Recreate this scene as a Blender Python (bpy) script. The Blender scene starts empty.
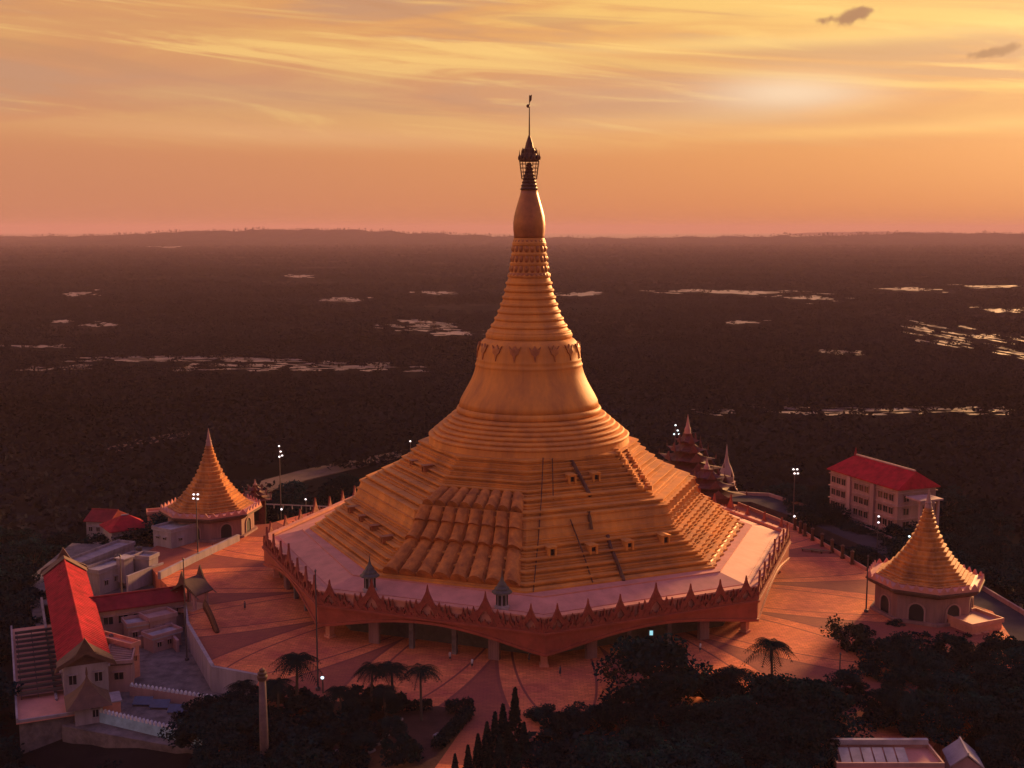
import bpy, bmesh, math, random
import numpy as np
from mathutils import Vector, Matrix
from mathutils.bvhtree import BVHTree

PI = math.pi
R = random.Random(7)
scene = bpy.context.scene
COL = scene.collection

# ------------------------------------------------------------------ camera
FPX = 1180.0
PITCH = math.atan(155 / FPX)
CAM = Vector((-3.4, -236.0, 70.5))
CT, ST = math.cos(PITCH), math.sin(PITCH)


def ray(px, py):
    u, v = px - 512, py - 384
    return Vector((u, FPX * CT - v * ST, -(FPX * ST + v * CT)))


def at(px, py, z):
    """point of the ray through a photo pixel at height z"""
    d = ray(px, py)
    t = (z - CAM.z) / d.z
    return CAM + d * t


def at_y(px, py, dist):
    d = ray(px, py)
    return CAM + d * (dist / math.hypot(d.x, d.y))


cam_data = bpy.data.cameras.new('camera')
cam_data.sensor_width = 36
cam_data.lens = 36 * FPX / 1024
cam_data.clip_start = 1
cam_data.clip_end = 90000
cam = bpy.data.objects.new('camera', cam_data)
COL.objects.link(cam)
cam.location = CAM
cam.rotation_euler = (PI / 2 - PITCH, 0, 0)
scene.camera = cam


# ------------------------------------------------------------------ materials
def ntree(m):
    m.use_nodes = True
    nt = m.node_tree
    nt.nodes.clear()
    return nt


def mat(name, col, rough=0.7, var=0.25, scale=0.6, metal=0.0, spec=0.4, bump=0.0, bscale=4.0, tint=None, emit=None, estr=0, rnd=0.0, streak=False):
    m = bpy.data.materials.new(name)
    nt = ntree(m)
    N, L = nt.nodes, nt.links
    out = N.new('ShaderNodeOutputMaterial')
    b = N.new('ShaderNodeBsdfPrincipled')
    L.new(b.outputs[0], out.inputs[0])
    b.inputs['Roughness'].default_value = rough
    b.inputs['Metallic'].default_value = metal
    b.inputs['Specular IOR Level'].default_value = spec
    tc = N.new('ShaderNodeTexCoord')
    no = N.new('ShaderNodeTexNoise')
    no.inputs['Scale'].default_value = scale
    no.inputs['Detail'].default_value = 8
    no.inputs['Roughness'].default_value = 0.65
    if streak:
        mp = N.new('ShaderNodeMapping')
        mp.inputs['Scale'].default_value = (1, 1, 0.12)
        L.new(tc.outputs['Object'], mp.inputs[0])
        L.new(mp.outputs[0], no.inputs[0])
    else:
        L.new(tc.outputs['Object'], no.inputs[0])
    mx = N.new('ShaderNodeMix')
    mx.data_type = 'RGBA'
    c = Vector(col)
    t = Vector(tint) if tint else c * (1 - var)
    mx.inputs[6].default_value = (*t, 1)
    mx.inputs[7].default_value = (*(c * (1 + var * 0.6)), 1)
    mr = N.new('ShaderNodeMapRange')
    mr.inputs[1].default_value = 0.32
    mr.inputs[2].default_value = 0.68
    L.new(no.outputs[0], mr.inputs[0])
    L.new(mr.outputs[0], mx.inputs[0])
    last = mx.outputs[2]
    if rnd:
        oi = N.new('ShaderNodeObjectInfo')
        hs = N.new('ShaderNodeHueSaturation')
        m1 = N.new('ShaderNodeMapRange')
        m1.inputs[3].default_value = 1 - rnd
        m1.inputs[4].default_value = 1 + rnd
        L.new(oi.outputs['Random'], m1.inputs[0])
        L.new(m1.outputs[0], hs.inputs['Value'])
        L.new(last, hs.inputs['Color'])
        last = hs.outputs[0]
    L.new(last, b.inputs['Base Color'])
    if bump:
        n2 = N.new('ShaderNodeTexNoise')
        n2.inputs['Scale'].default_value = bscale
        n2.inputs['Detail'].default_value = 5
        L.new(tc.outputs['Object'], n2.inputs[0])
        bp = N.new('ShaderNodeBump')
        bp.inputs['Strength'].default_value = bump
        bp.inputs['Distance'].default_value = 0.3
        L.new(n2.outputs[0], bp.inputs['Height'])
        L.new(bp.outputs[0], b.inputs['Normal'])
    if emit:
        b.inputs['Emission Color'].default_value = (*emit, 1)
        b.inputs['Emission Strength'].default_value = estr
    return m


M = {}
M['gold'] = mat('gold_paint', (0.62, 0.24, 0.045), 0.55, 0.30, 0.22, 0.0, 0.2, 0.2, 1.6, streak=True, tint=(0.38, 0.145, 0.045))
M['gold_smooth'] = mat('gold_paint_smooth', (0.63, 0.245, 0.045), 0.62, 0.3, 0.25, 0.0, 0.15, 0.1, 1.2, streak=True, tint=(0.42, 0.16, 0.05))
M['gold_dark'] = mat('dark_shaded_gilding', (0.36, 0.115, 0.032), 0.45, 0.3, 0.8, 0.25, 0.5)  # darker gold; on bud and left dormers it holds shade in the colour
M['limewash'] = mat('fresh_limewash', (0.56, 0.52, 0.55), 0.85, 0.15, 0.8, 0, 0.1)
M['gold_dull'] = mat('dull_gold_paint', (0.54, 0.215, 0.055), 0.65, 0.4, 0.5, 0, 0.12, 0.2, 1.6, streak=True, tint=(0.24, 0.09, 0.04))
M['drum'] = mat('drum_wall_paint', (0.27, 0.14, 0.13), 0.8, 0.35, 0.7, 0, 0.2, streak=True)
M['ribs'] = mat('ochre_rib_cladding', (0.50, 0.175, 0.042), 0.75, 0.35, 0.5, 0.0, 0.1, 0.3, 2.0, tint=(0.24, 0.078, 0.03))
M['iron'] = mat('dark_iron', (0.10, 0.035, 0.02), 0.55, 0.3, 1.0, 0.3)
M['red_wood'] = mat('red_carved_timber', (0.25, 0.045, 0.028), 0.65, 0.4, 0.9, 0, 0.3, 0.4, 3.0)
M['red_dark'] = mat('dark_red_timber', (0.11, 0.024, 0.022), 0.65, 0.5, 0.9, 0, 0.3)
M['red_fascia'] = mat('red_fascia_paint', (0.30, 0.057, 0.033), 0.6, 0.3, 0.4, 0, 0.35, 0.2, 2.0)
M['parapet'] = mat('salmon_parapet_paint', (0.56, 0.22, 0.15), 0.65, 0.25, 0.5, 0, 0.3)
M['terrace'] = mat('pale_pink_terrace', (0.55, 0.215, 0.165), 0.6, 0.2, 0.35, 0, 0.25)
M['terrace'].node_tree.nodes['Principled BSDF'].inputs['IOR'].default_value = 1.5
M['white'] = mat('weathered_whitewash', (0.30, 0.235, 0.255), 0.8, 0.35, 0.5, 0, 0.25, streak=True)
M['pinkwall'] = mat('pink_wall_paint', (0.36, 0.20, 0.19), 0.8, 0.25, 0.5, 0, 0.25, streak=True)
M['greyroof'] = mat('grey_roof_concrete', (0.33, 0.28, 0.31), 0.85, 0.35, 0.4, 0, 0.2)
M['dark'] = mat('dark_opening', (0.018, 0.012, 0.014), 0.8, 0.2)
M['blockwall'] = mat('block_wall_paint', (0.37, 0.215, 0.21), 0.8, 0.35, 0.4, 0, 0.25, streak=True)
M['glass'] = mat('dark_window_glass', (0.02, 0.018, 0.022), 0.15, 0.2, 1, 0, 0.5)
M['redroof'] = mat('red_sheet_roof', (0.34, 0.012, 0.026), 0.85, 0.45, 0.5, 0, 0.1)
M['maroon'] = mat('maroon_roof', (0.20, 0.018, 0.026), 0.8, 0.35, 0.5, 0, 0.1)
M['brownroof'] = mat('brown_timber_roof', (0.105, 0.046, 0.032), 0.75, 0.35, 0.8)
M['shrinegrey'] = mat('shrine_grey_roof', (0.07, 0.055, 0.05), 0.6, 0.3, 1.2)
M['solar'] = mat('blue_solar_panel', (0.035, 0.045, 0.10), 0.25, 0.3, 1.0, 0, 0.6)
M['bluewall'] = mat('pale_blue_wall', (0.26, 0.40, 0.50), 0.8, 0.3, 0.7)
M['stone'] = mat('dark_stone_wall', (0.15, 0.115, 0.115), 0.9, 0.5, 0.5, 0, 0.2, 0.8, 1.0)
M['pillar'] = mat('pinkish_sandstone', (0.13, 0.075, 0.075), 0.85, 0.35, 1.2)
M['steel'] = mat('dark_steel_pole', (0.09, 0.07, 0.075), 0.5, 0.2, 1, 0.4)
M['lamp'] = mat('lit_floodlight', (0.8, 0.9, 1.0), 0.5, 0, emit=(0.62, 0.90, 1.0), estr=.9)
M['lamp_warm'] = mat('lit_white_lamp', (0.9, 0.9, 0.9), 0.5, 0, emit=(0.95, 0.9, 0.95), estr=.75)
M['lamp_green'] = mat('lit_greenish_lamp', (0.6, 0.9, 0.9), 0.5, 0, emit=(0.40, 0.90, 0.80), estr=.8)
M['bark'] = mat('bark', (0.07, 0.045, 0.035), 0.9, 0.4, 2.0)
M['leaf'] = mat('broadleaf_foliage', (0.006, 0.022, 0.026), 0.75, 0.5, 0.5, 0, 0.0, rnd=0.35)
M['leaf_pale'] = mat('pale_sparse_foliage', (0.04, 0.04, 0.025), 0.7, 0.4, 0.6, 0, 0.0, rnd=0.25)
M['palm'] = mat('palm_frond', (0.006, 0.015, 0.016), 0.7, 0.4, 1.0, 0, 0.0, rnd=0.25)
M['cypress'] = mat('cypress_foliage', (0.006, 0.020, 0.023), 0.75, 0.4, 1.0, 0, 0.0, rnd=0.25)
M['forest'] = mat('mangrove_canopy', (0.011, 0.0112, 0.0165), 0.9, 0.75, 0.005, 0, 0.0)
M['lawn'] = mat('reddish_dry_lawn', (0.085, 0.035, 0.026), 0.95, 0.45, 0.25, 0, 0.1, 0.5, 2)
M['asphalt'] = mat('road_asphalt', (0.055, 0.042, 0.05), 0.95, 0.25, 0.3, 0, 0.02)
M['cloth_pale'] = mat('pale_cloth', (0.55, 0.50, 0.50), 0.9, 0.1)
M['cloth_dark'] = mat('dark_cloth', (0.06, 0.05, 0.07), 0.9, 0.1)
M['skin'] = mat('skin', (0.25, 0.13, 0.09), 0.6, 0.1)


# ------------------------------------------------------------------ mesh builder
class MB:
    def __init__(s):
        s.v, s.f = [], []

    def add(s, vs, fs):
        o = len(s.v)
        s.v += [tuple(p) for p in vs]
        s.f += [tuple(i + o for i in f) for f in fs]
        return s

    def box(s, x0, x1, y0, y1, z0, z1, m=None):
        vs = [Vector((x, y, z)) for z in (z0, z1) for y in (y0, y1) for x in (x0, x1)]
        if m is not None:
            vs = [m @ p for p in vs]
        return s.add(vs, [(0, 2, 3, 1), (4, 5, 7, 6), (0, 1, 5, 4), (2, 6, 7, 3), (0, 4, 6, 2), (1, 3, 7, 5)])

    def prism(s, pts, z0, z1, cap=True, m=None):
        n = len(pts)
        vs = [Vector((p[0], p[1], z)) for z in (z0, z1) for p in pts]
        if m is not None:
            vs = [m @ p for p in vs]
        fs = [(i, (i + 1) % n, (i + 1) % n + n, i + n) for i in range(n)]
        if cap:
            fs += [tuple(range(n - 1, -1, -1)), tuple(range(n, 2 * n))]
        return s.add(vs, fs)

    def rings(s, rs, close=True, cap0=False, cap1=False):
        n = len(rs[0])
        vs = [p for r in rs for p in r]
        fs = []
        for k in range(len(rs) - 1):
            for i in range(n if close else n - 1):
                j = (i + 1) % n
                fs.append((k * n + i, k * n + j, (k + 1) * n + j, (k + 1) * n + i))
        if cap0:
            fs.append(tuple(range(n - 1, -1, -1)))
        if cap1:
            fs.append(tuple((len(rs) - 1) * n + i for i in range(n)))
        return s.add(vs, fs)

    def lathe(s, prof, n=24, c=(0, 0, 0), cap=True, a0=0.0):
        rs = [[(c[0] + r * math.sin(a0 + 2 * PI * i / n), c[1] - r * math.cos(a0 + 2 * PI * i / n), c[2] + z) for i in range(n)] for r, z in prof]
        return s.rings(rs, True, cap, cap)

    def tube(s, pts, r, n=6, r1=None):
        pts = [Vector(p) for p in pts]
        rs = []
        for i, p in enumerate(pts):
            d = (pts[min(i + 1, len(pts) - 1)] - pts[max(i - 1, 0)]).normalized()
            a = d.cross(Vector((0, 0, 1)) if abs(d.z) < 0.95 else Vector((1, 0, 0))).normalized()
            b = d.cross(a)
            q = r if r1 is None else r + (r1 - r) * i / (len(pts) - 1)
            rs.append([p + (a * math.cos(2 * PI * k / n) + b * math.sin(2 * PI * k / n)) * q for k in range(n)])
        return s.rings(rs, True, True, True)

    def ball(s, c, r, n=8, k=5, sz=1.0):
        return s.lathe([(max(r * math.sin(PI * i / k), 0.001), -r * sz * math.cos(PI * i / k)) for i in range(k + 1)], n, c)

    def build(s, name, m, parent=None, smooth=False, loc=None):
        me = bpy.data.meshes.new(name)
        me.from_pydata(s.v, [], s.f)
        me.materials.append(m)
        bm = bmesh.new()
        bm.from_mesh(me)
        if len(bm.faces) < 60000:
            bmesh.ops.recalc_face_normals(bm, faces=bm.faces)
        bm.to_mesh(me)
        bm.free()
        if smooth:
            me.shade_smooth()
        o = bpy.data.objects.new(name, me)
        COL.objects.link(o)
        if parent is not None:
            o.parent = parent
        if loc is not None:
            o.location = loc
        return o


def tag(o, label=None, cat=None, group=None, kind=None):
    if label:
        o['label'] = label
    if cat:
        o['category'] = cat
    if group:
        o['group'] = group
    if kind:
        o['kind'] = kind
    return o


def thing(name, label, cat, loc=(0, 0, 0), rz=0.0, group=None):
    o = bpy.data.objects.new(name, None)
    COL.objects.link(o)
    o.location = loc
    o.rotation_euler = (0, 0, rz)
    return tag(o, label, cat, group)


def copy_tree(o, parent=None):
    c = o.copy()
    COL.objects.link(c)
    if parent is not None:
        c.parent = parent
    for ch in list(o.children):
        copy_tree(ch, c)
    return c


def fast_mesh(name, verts, quads, m, parent=None):
    """numpy quads -> one mesh"""
    me = bpy.data.meshes.new(name)
    nv, nf = len(verts), len(quads)
    me.vertices.add(nv)
    me.vertices.foreach_set('co', np.asarray(verts, np.float32).ravel())
    me.loops.add(nf * 4)
    me.loops.foreach_set('vertex_index', np.asarray(quads, np.int32).ravel())
    me.polygons.add(nf)
    me.polygons.foreach_set('loop_start', np.arange(0, nf * 4, 4, dtype=np.int32))
    me.update(calc_edges=True)
    me.validate()
    me.materials.append(m)
    o = bpy.data.objects.new(name, me)
    COL.objects.link(o)
    if parent is not None:
        o.parent = parent
    return o


# ------------------------------------------------------------------ terrain heights
def sstep(a, b, x):
    t = min(max((x - a) / (b - a), 0), 1)
    return t * t * (3 - 2 * t)


PLAIN = -12.0


def ground_z(x, y):
    d = math.hypot(x / (92 if x > 0 else 84), y / (95 if y < 0 else 78))
    z = -3.8 + (PLAIN + 3.8) * sstep(1.0, 1.55, d)
    z += -7.5 * math.exp(-(((x + 74) / 16) ** 2 + ((y + 88) / 16) ** 2))
    # flat shelf for the four storey block on the right
    s = math.exp(-(((x - 92) / 34) ** 2 + ((y - 45) / 34) ** 2))
    z = z + (-3.6 - z) * min(1, s * 1.5)
    return z


xs = [-60000, -30000, -14000, -9000, -6000, -3000, -1500, -900, -600, -400, -300] + list(range(-250, 251, 8)) + [300, 400, 600, 900, 1500, 3000, 6000, 9000, 14000]
ys = [-700, -400, -300] + list(range(-240, 241, 8)) + [280, 340, 420, 540, 700, 900, 1200, 1600, 2200, 3000, 4000, 5500, 7500, 9500]
xs = [x for x in xs if abs(x) <= 14000]
gv = [(x, y, ground_z(x, y)) for y in ys for x in xs]
nx = len(xs)
gf = [(j * nx + i, j * nx + i + 1, (j + 1) * nx + i + 1, (j + 1) * nx + i) for j in range(len(ys) - 1) for i in range(nx - 1)]


def ground_mat():
    m = bpy.data.materials.new('mangrove_plain')
    nt = ntree(m)
    N, L = nt.nodes, nt.links
    out = N.new('ShaderNodeOutputMaterial')
    b = N.new('ShaderNodeBsdfPrincipled')
    b.inputs['Roughness'].default_value = 0.9
    b.inputs['Specular IOR Level'].default_value = 0.0
    L.new(b.outputs[0], out.inputs[0])
    tc = N.new('ShaderNodeTexCoord')
    n1 = N.new('ShaderNodeTexNoise')
    n1.inputs['Scale'].default_value = 0.0035
    n1.inputs['Detail'].default_value = 10
    n1.inputs['Roughness'].default_value = 0.6
    n2 = N.new('ShaderNodeTexNoise')
    n2.inputs['Scale'].default_value = 0.06
    n2.inputs['Detail'].default_value = 6
    L.new(tc.outputs['Object'], n1.inputs[0])
    L.new(tc.outputs['Object'], n2.inputs[0])
    r1 = N.new('ShaderNodeValToRGB')
    e = r1.color_ramp.elements
    e[0].position, e[0].color = 0.38, (0.006, 0.006, 0.0075, 1)
    e[1].position, e[1].color = 0.72, (0.05, 0.033, 0.034, 1)
    k = e.new(0.55)
    k.color = (0.008, 0.008, 0.010, 1)
    L.new(n1.outputs[0], r1.inputs[0])
    r2 = N.new('ShaderNodeMapRange')
    r2.inputs[1].default_value, r2.inputs[2].default_value = 0.35, 0.7
    r2.inputs[3].default_value, r2.inputs[4].default_value = 0.55, 1.3
    L.new(n2.outputs[0], r2.inputs[0])
    mx = N.new('ShaderNodeMix')
    mx.data_type = 'RGBA'
    mx.blend_type = 'MULTIPLY'
    mx.inputs[0].default_value = 1
    L.new(r1.outputs[0], mx.inputs[6])
    L.new(r2.outputs[0], mx.inputs[7])
    L.new(mx.outputs[2], b.inputs['Base Color'])
    return m


g = MB().add(gv, gf).build('ground', ground_mat())
tag(g, kind='structure')

# sea beyond the plain, its water seen edge-on under the haze
def water_mat(name, col, rough, scale):
    m = mat(name, col, rough, 0.2, 0.01, 0, 0.5, 0.25, scale)
    return m


M['sea'] = water_mat('sea_water', (0.05, 0.04, 0.045), 0.25, 0.02)
M['pond'] = water_mat('tidal_water', (0.15, 0.085, 0.10), 0.48, 0.3)
sea = MB().add([(-30000, 9400, PLAIN - 0.6), (30000, 9400, PLAIN - 0.6), (30000, 22000, PLAIN - 0.6), (-30000, 22000, PLAIN - 0.6)], [(0, 1, 2, 3)]).build('sea_water', M['sea'])
tag(sea, kind='structure')

# ------------------------------------------------------------------ far hills with their tree line
RIDGE = [(-700, 236), (0, 236), (60, 236), (130, 234), (200, 230.5), (260, 229), (340, 228.5), (400, 231.5), (500, 235), (550, 237), (650, 237), (740, 235.5), (820, 235), (900, 233), (1024, 232.5), (1800, 232)]


def ridge_y(px):
    for (a, ya), (b, yb) in zip(RIDGE, RIDGE[1:]):
        if a <= px <= b:
            return ya + (yb - ya) * (px - a) / (b - a)
    return 236


hv, hf = [], []
NC, HD = 360, 7700.0
rowsH = [(-2100, 0.0), (-1500, 0.12), (-900, 0.38), (-450, 0.72), (-150, 0.93), (0, 1.0), (200, 0.9), (700, 0.4), (1300, -0.02)]
ridge_pts = []
for i in range(NC + 1):
    px = -600 + i * (2200 / NC)
    ztop = CAM.z - (ridge_y(px) - 229) * HD / FPX + 4 * math.sin(i * 0.9) + R.uniform(-3, 3) - 6
    x = CAM.x + (px - 512) * HD / FPX
    for dy, fr in rowsH:
        hv.append((x, CAM.y + HD + dy + 120 * math.sin(i * 0.13), PLAIN - 2 + (ztop - PLAIN + 2) * fr + (R.uniform(-4, 4) if 0.05 < fr else 0)))
    ridge_pts.append((x, CAM.y + HD + 120 * math.sin(i * 0.13), ztop))
k = len(rowsH)
hf = [(i * k + j, (i + 1) * k + j, (i + 1) * k + j + 1, i * k + j + 1) for i in range(NC) for j in range(k - 1)]
M['hill'] = mat('wooded_hill', (0.022, 0.02, 0.02), 0.95, 0.5, 0.01, 0, 0.0)
hills = MB().add(hv, hf).build('hills', M['hill'])
tag(hills, kind='structure')
shore_v, shore_f = [], []
for i in range(25):
    px = 790 + i * 7.2
    t = i / 24
    d = 15500
    x = CAM.x + (px - 512) * d / FPX
    h = 6 + 30 * math.sin(PI * t) ** 0.5 * R.uniform(0.75, 1.1)
    yb = d + CAM.y
    shore_v += [(x, yb - 500, PLAIN - 0.8), (x, yb, PLAIN + h + 14), (x, yb + 500, PLAIN - 0.8)]
for i in range(24):
    for j in range(2):
        shore_f.append((i * 3 + j, i * 3 + 3 + j, i * 3 + 4 + j, i * 3 + 1 + j))
tag(MB().add(shore_v, shore_f).build('far_shore_hills', M['hill']), kind='structure')

# ------------------------------------------------------------------ foliage
rng = np.random.default_rng(11)


def leaf_quads(centers, size, up=0.35, lie=1.0):
    """one random quad per centre"""
    n = len(centers)
    a = rng.normal(size=(n, 3))
    a[:, 2] *= lie
    a /= np.linalg.norm(a, axis=1)[:, None]
    b = rng.normal(size=(n, 3))
    b[:, 2] *= (1 - up) * lie
    b -= (b * a).sum(1)[:, None] * a
    b /= np.linalg.norm(b, axis=1)[:, None]
    s = size * rng.uniform(0.6, 1.35, n)[:, None] if np.isscalar(size) else (size * rng.uniform(0.6, 1.35, n))[:, None]
    c = np.asarray(centers)
    v = np.stack([c - a * s - b * s * 0.45, c + a * s * 0.2 - b * s * 0.6, c + a * s + b * s * 0.3, c - a * s * 0.3 + b * s * 0.6], 1)
    return v.reshape(-1, 3), np.arange(n * 4).reshape(n, 4)


def crown_mesh(name, m, nclump, per, rx, rz, zc, csize, leaf, flat=0.6):
    """clumps of leaf faces through the crown's volume, base of tree at z=0, tree height = zc+rz"""
    pts = []
    for i in range(nclump):
        a = rng.uniform(0, 2 * PI)
        u = rng.uniform(-0.55, 1)
        q = math.sqrt(max(0, 1 - u * u)) * rng.uniform(0.45, 1.0)
        c = np.array([math.cos(a) * q * rx, math.sin(a) * q * rx, zc + u * rz * rng.uniform(0.6, 0.95)])
        s = csize * rng.uniform(0.6, 1.25)
        p = rng.normal(size=(per, 3))
        p /= np.linalg.norm(p, axis=1)[:, None]
        p *= (rng.uniform(0.25, 1, per) ** 0.5)[:, None]
        p[:, 2] *= flat
        pts.append(c + p * s)
    v, f = leaf_quads(np.concatenate(pts), leaf, lie=.7)
    o = fast_mesh(name, v, f, m)
    return o


def trunk_mb(h, r, nl=5, spread=2.2, seed=1):
    q = random.Random(seed)
    m = MB().tube([(0, 0, -0.6), (0.1, 0, h * 0.35), (q.uniform(-.3, .3), q.uniform(-.3, .3), h * 0.75)], r, 7, r * 0.5)
    for i in range(nl):
        a = 2 * PI * i / nl + q.uniform(-.4, .4)
        z = h * q.uniform(0.4, 0.6)
        m.tube([(0.1, 0, z), (math.cos(a) * spread * .5, math.sin(a) * spread * .5, z + h * .18), (math.cos(a) * spread, math.sin(a) * spread, z + h * .42)], r * 0.42, 5, r * 0.1)
    return m


TREES = {}


def make_tree(kind, h, rx, nclump, per, csize, leaf, m, zc=0.62, rzf=0.38, seed=1):
    root = bpy.data.objects.new('tree', None)
    COL.objects.link(root)
    c = crown_mesh('crown', m, nclump, per, rx, h * rzf, h * zc, csize, leaf)
    c.parent = root
    trunk_mb(h * 0.8, 0.024 * h + 0.04, 5, rx * 0.6, seed).build('trunk', M['bark'], root)
    TREES[kind] = [root, h, False]


make_tree('round', 10, 4.6, 34, 190, 1.7, 0.235, M['leaf'], seed=2)
make_tree('tall', 12, 3.9, 34, 190, 1.6, 0.235, M['leaf'], 0.6, 0.42, 3)
make_tree('wide', 9, 5.6, 40, 190, 1.8, 0.235, M['leaf'], 0.62, 0.36, 4)
make_tree('sparse', 9, 3.4, 22, 36, 1.1, 0.24, M['leaf_pale'], 0.6, 0.42, 5)
make_tree('bush', 3.2, 2.4, 18, 60, 0.95, 0.26, M['leaf'], 0.5, 0.45, 6)
make_tree('far', 10, 5.4, 30, 70, 2.0, 0.36, M['leaf'], 0.58, 0.42, 7)
make_tree('fartall', 12, 4.4, 30, 70, 1.9, 0.36, M['leaf'], 0.58, 0.42, 8)


def make_palm(kind, h, seed, nf=24, fl=3.7):
    q = random.Random(seed)
    root = bpy.data.objects.new('palm_tree', None)
    COL.objects.link(root)
    bend = q.uniform(-.5, .5)
    MB().tube([(0, 0, -.6), (bend * .2, .1, h * .4), (bend * .6, .15, h * .8), (bend, .1, h)], 0.26, 8, 0.15).build('trunk', M['bark'], root)
    vs, fs = [], []
    for i in range(nf):
        a = 2 * PI * i / nf + q.uniform(-.2, .2)
        el = q.uniform(-.1, 1.15)
        L = fl * q.uniform(.85, 1.1)
        dx, dy = math.cos(a), math.sin(a)
        pts = []
        for j in range(9):
            t = j / 8
            rr = L * t * math.cos(el * (1 - t * .6))
            zz = h + L * (t * math.sin(el) - (0.75 + .2 * el) * t * t)
            pts.append(Vector((bend + dx * rr, .1 + dy * rr, zz)))
        side = Vector((-dy, dx, 0))
        for j in range(1, 9):
            t = j / 8
            ll = fl * 0.30 * math.sin(PI * min(1, .15 + t * .8)) + .1
            d = (pts[j] - pts[j - 1]).normalized()
            for s in (-1, 1):
                for sub in (0.0, 0.5):
                    p = pts[j - 1].lerp(pts[j], sub)
                    tip = p + side * s * ll + d * ll * .55 - Vector((0, 0, ll * .5))
                    o = len(vs)
                    vs += [p, p + d * .16, tip + d * .03, tip]
                    fs.append((o, o + 1, o + 2, o + 3))
            o = len(vs)
            vs += [pts[j - 1] + side * .05, pts[j] + side * .04, pts[j] - side * .04, pts[j - 1] - side * .05]
            fs.append((o, o + 1, o + 2, o + 3))
    fast_mesh('crown', np.array([tuple(v) for v in vs]), np.array(fs), M['palm'], root)
    TREES[kind] = [root, h + 1.2, False]


make_palm('palm', 7.5, 21)
make_palm('palm2', 9.0, 22, 22, 4.0)


def make_cypress(kind, h, r):
    root = bpy.data.objects.new('cypress_tree', None)
    COL.objects.link(root)
    n = 1500
    z = rng.uniform(0.03, 1, n) ** 0.8
    rr = r * (1 - z) ** 0.75 * np.minimum(1, z * 9 + .35) * rng.uniform(0.55, 1.05, n)
    a = rng.uniform(0, 2 * PI, n)
    p = np.stack([rr * np.cos(a), rr * np.sin(a), z * h], 1)
    v, f = leaf_quads(p, 0.2, up=-0.9)
    fast_mesh('crown', v, f, M['cypress'], root)
    MB().tube([(0, 0, -.4), (0, 0, h * .5), (0, 0, h * .9)], 0.14, 6, 0.03).build('trunk', M['bark'], root)
    TREES[kind] = [root, h, False]


make_cypress('cypress', 9, 1.05)


def plant(kind, x, y, z, h, label, cat='tree', group=None, widen=1.0, name=None):
    t = TREES[kind]
    if not t[2]:
        o = t[0]
        t[2] = True
    else:
        o = copy_tree(t[0])
    s = h / t[1]
    o.location = (x, y, z)
    o.scale = (s * widen, s * widen, s)
    o.rotation_euler = (0, 0, R.uniform(0, 6.28))
    for key in ('label', 'category', 'group'):
        if key in o:
            del o[key]
    tag(o, label, cat, group)
    return o


def plant_px(kind, px, ytop, h, label, group=None, base=None, widen=1.0, cat='tree'):
    """tree whose top stands at a photo pixel"""
    zb = base if base is not None else -3.8
    p = at(px, ytop, zb + h)
    if base is None:
        zb = ground_z(p.x, p.y)
        p = at(px, ytop, zb + h)
    return plant(kind, p.x, p.y, zb, h, label, cat, group, widen)


# ------------------------------------------------------------------ THE GREAT PAGODA
D0 = 236.0


def prof(y, half):
    v = y - 384
    s = (FPX * ST + v * CT) / (FPX * CT - v * ST)
    z = CAM.z - s * D0
    depth = D0 * CT + (CAM.z - z) * ST
    return (half * depth / FPX, z)


pag = thing('great_pagoda', 'huge golden stepped pagoda with a ringed bell spire on a red gabled platform', 'pagoda')
PLAN = [-1.5, 48, 92, 137, 181, 226, 272, 322]          # plan angles of the stepped body, 0 = towards the camera
PLAN = [math.radians(a) for a in PLAN]


def pt(a, r, z):
    return (r * math.sin(a), -r * math.cos(a), z)


def body_ring(r, z, notch=False):
    out = []
    for i, a in enumerate(PLAN):
        out.append(pt(a, r, z))
        if i == 1:
            p0, p1 = Vector(pt(PLAN[1], r, z)), Vector(pt(PLAN[2], r, z))
            nrm = Vector((math.sin((PLAN[1] + PLAN[2]) / 2), -math.cos((PLAN[1] + PLAN[2]) / 2), 0))
            nt_ = 9
            for kk in range(nt_):
                for tt, dd in ((kk + 0.12, 1), (kk + 0.5, 0.0), (kk + 0.55, 1), (kk + 0.95, 1.0)):
                    q = p0.lerp(p1, tt / nt_)
                    out.append(tuple(q - nrm * ((0.55 * dd) if notch else 0)))
    return out


def steps(r0, z0, r1, z1, n, lip=0.12):
    out = []
    ws = [1.0 + (.55 if i % 3 == 0 else -.45 if i % 3 == 1 else -.1) for i in range(n)]
    tot = sum(ws)
    r, z = r0, z0
    for i in range(n):
        dr, dz = (r0 - r1) * ws[i] / tot, (z1 - z0) * ws[i] / tot
        if i % 3 == 0:                       # a deep shadow groove under a bold moulding
            q_ = [(r, z), (r - .5, z + .02), (r - .5, z + dz * .46), (r + lip, z + dz * .52), (r + lip * 1.6, z + dz * .6), (r + lip * 1.6, z + dz * .95), (r - dr, z + dz)]
        else:
            q_ = [(r, z), (r - .12, z + .02), (r - .12, z + dz * .55), (r + lip * .7, z + dz * .62), (r + lip * .7, z + dz * .8), (r + lip * .7, z + dz * .95), (r - dr, z + dz)]
        out += q_
        r, z = r - dr, z + dz
    return out


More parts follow.
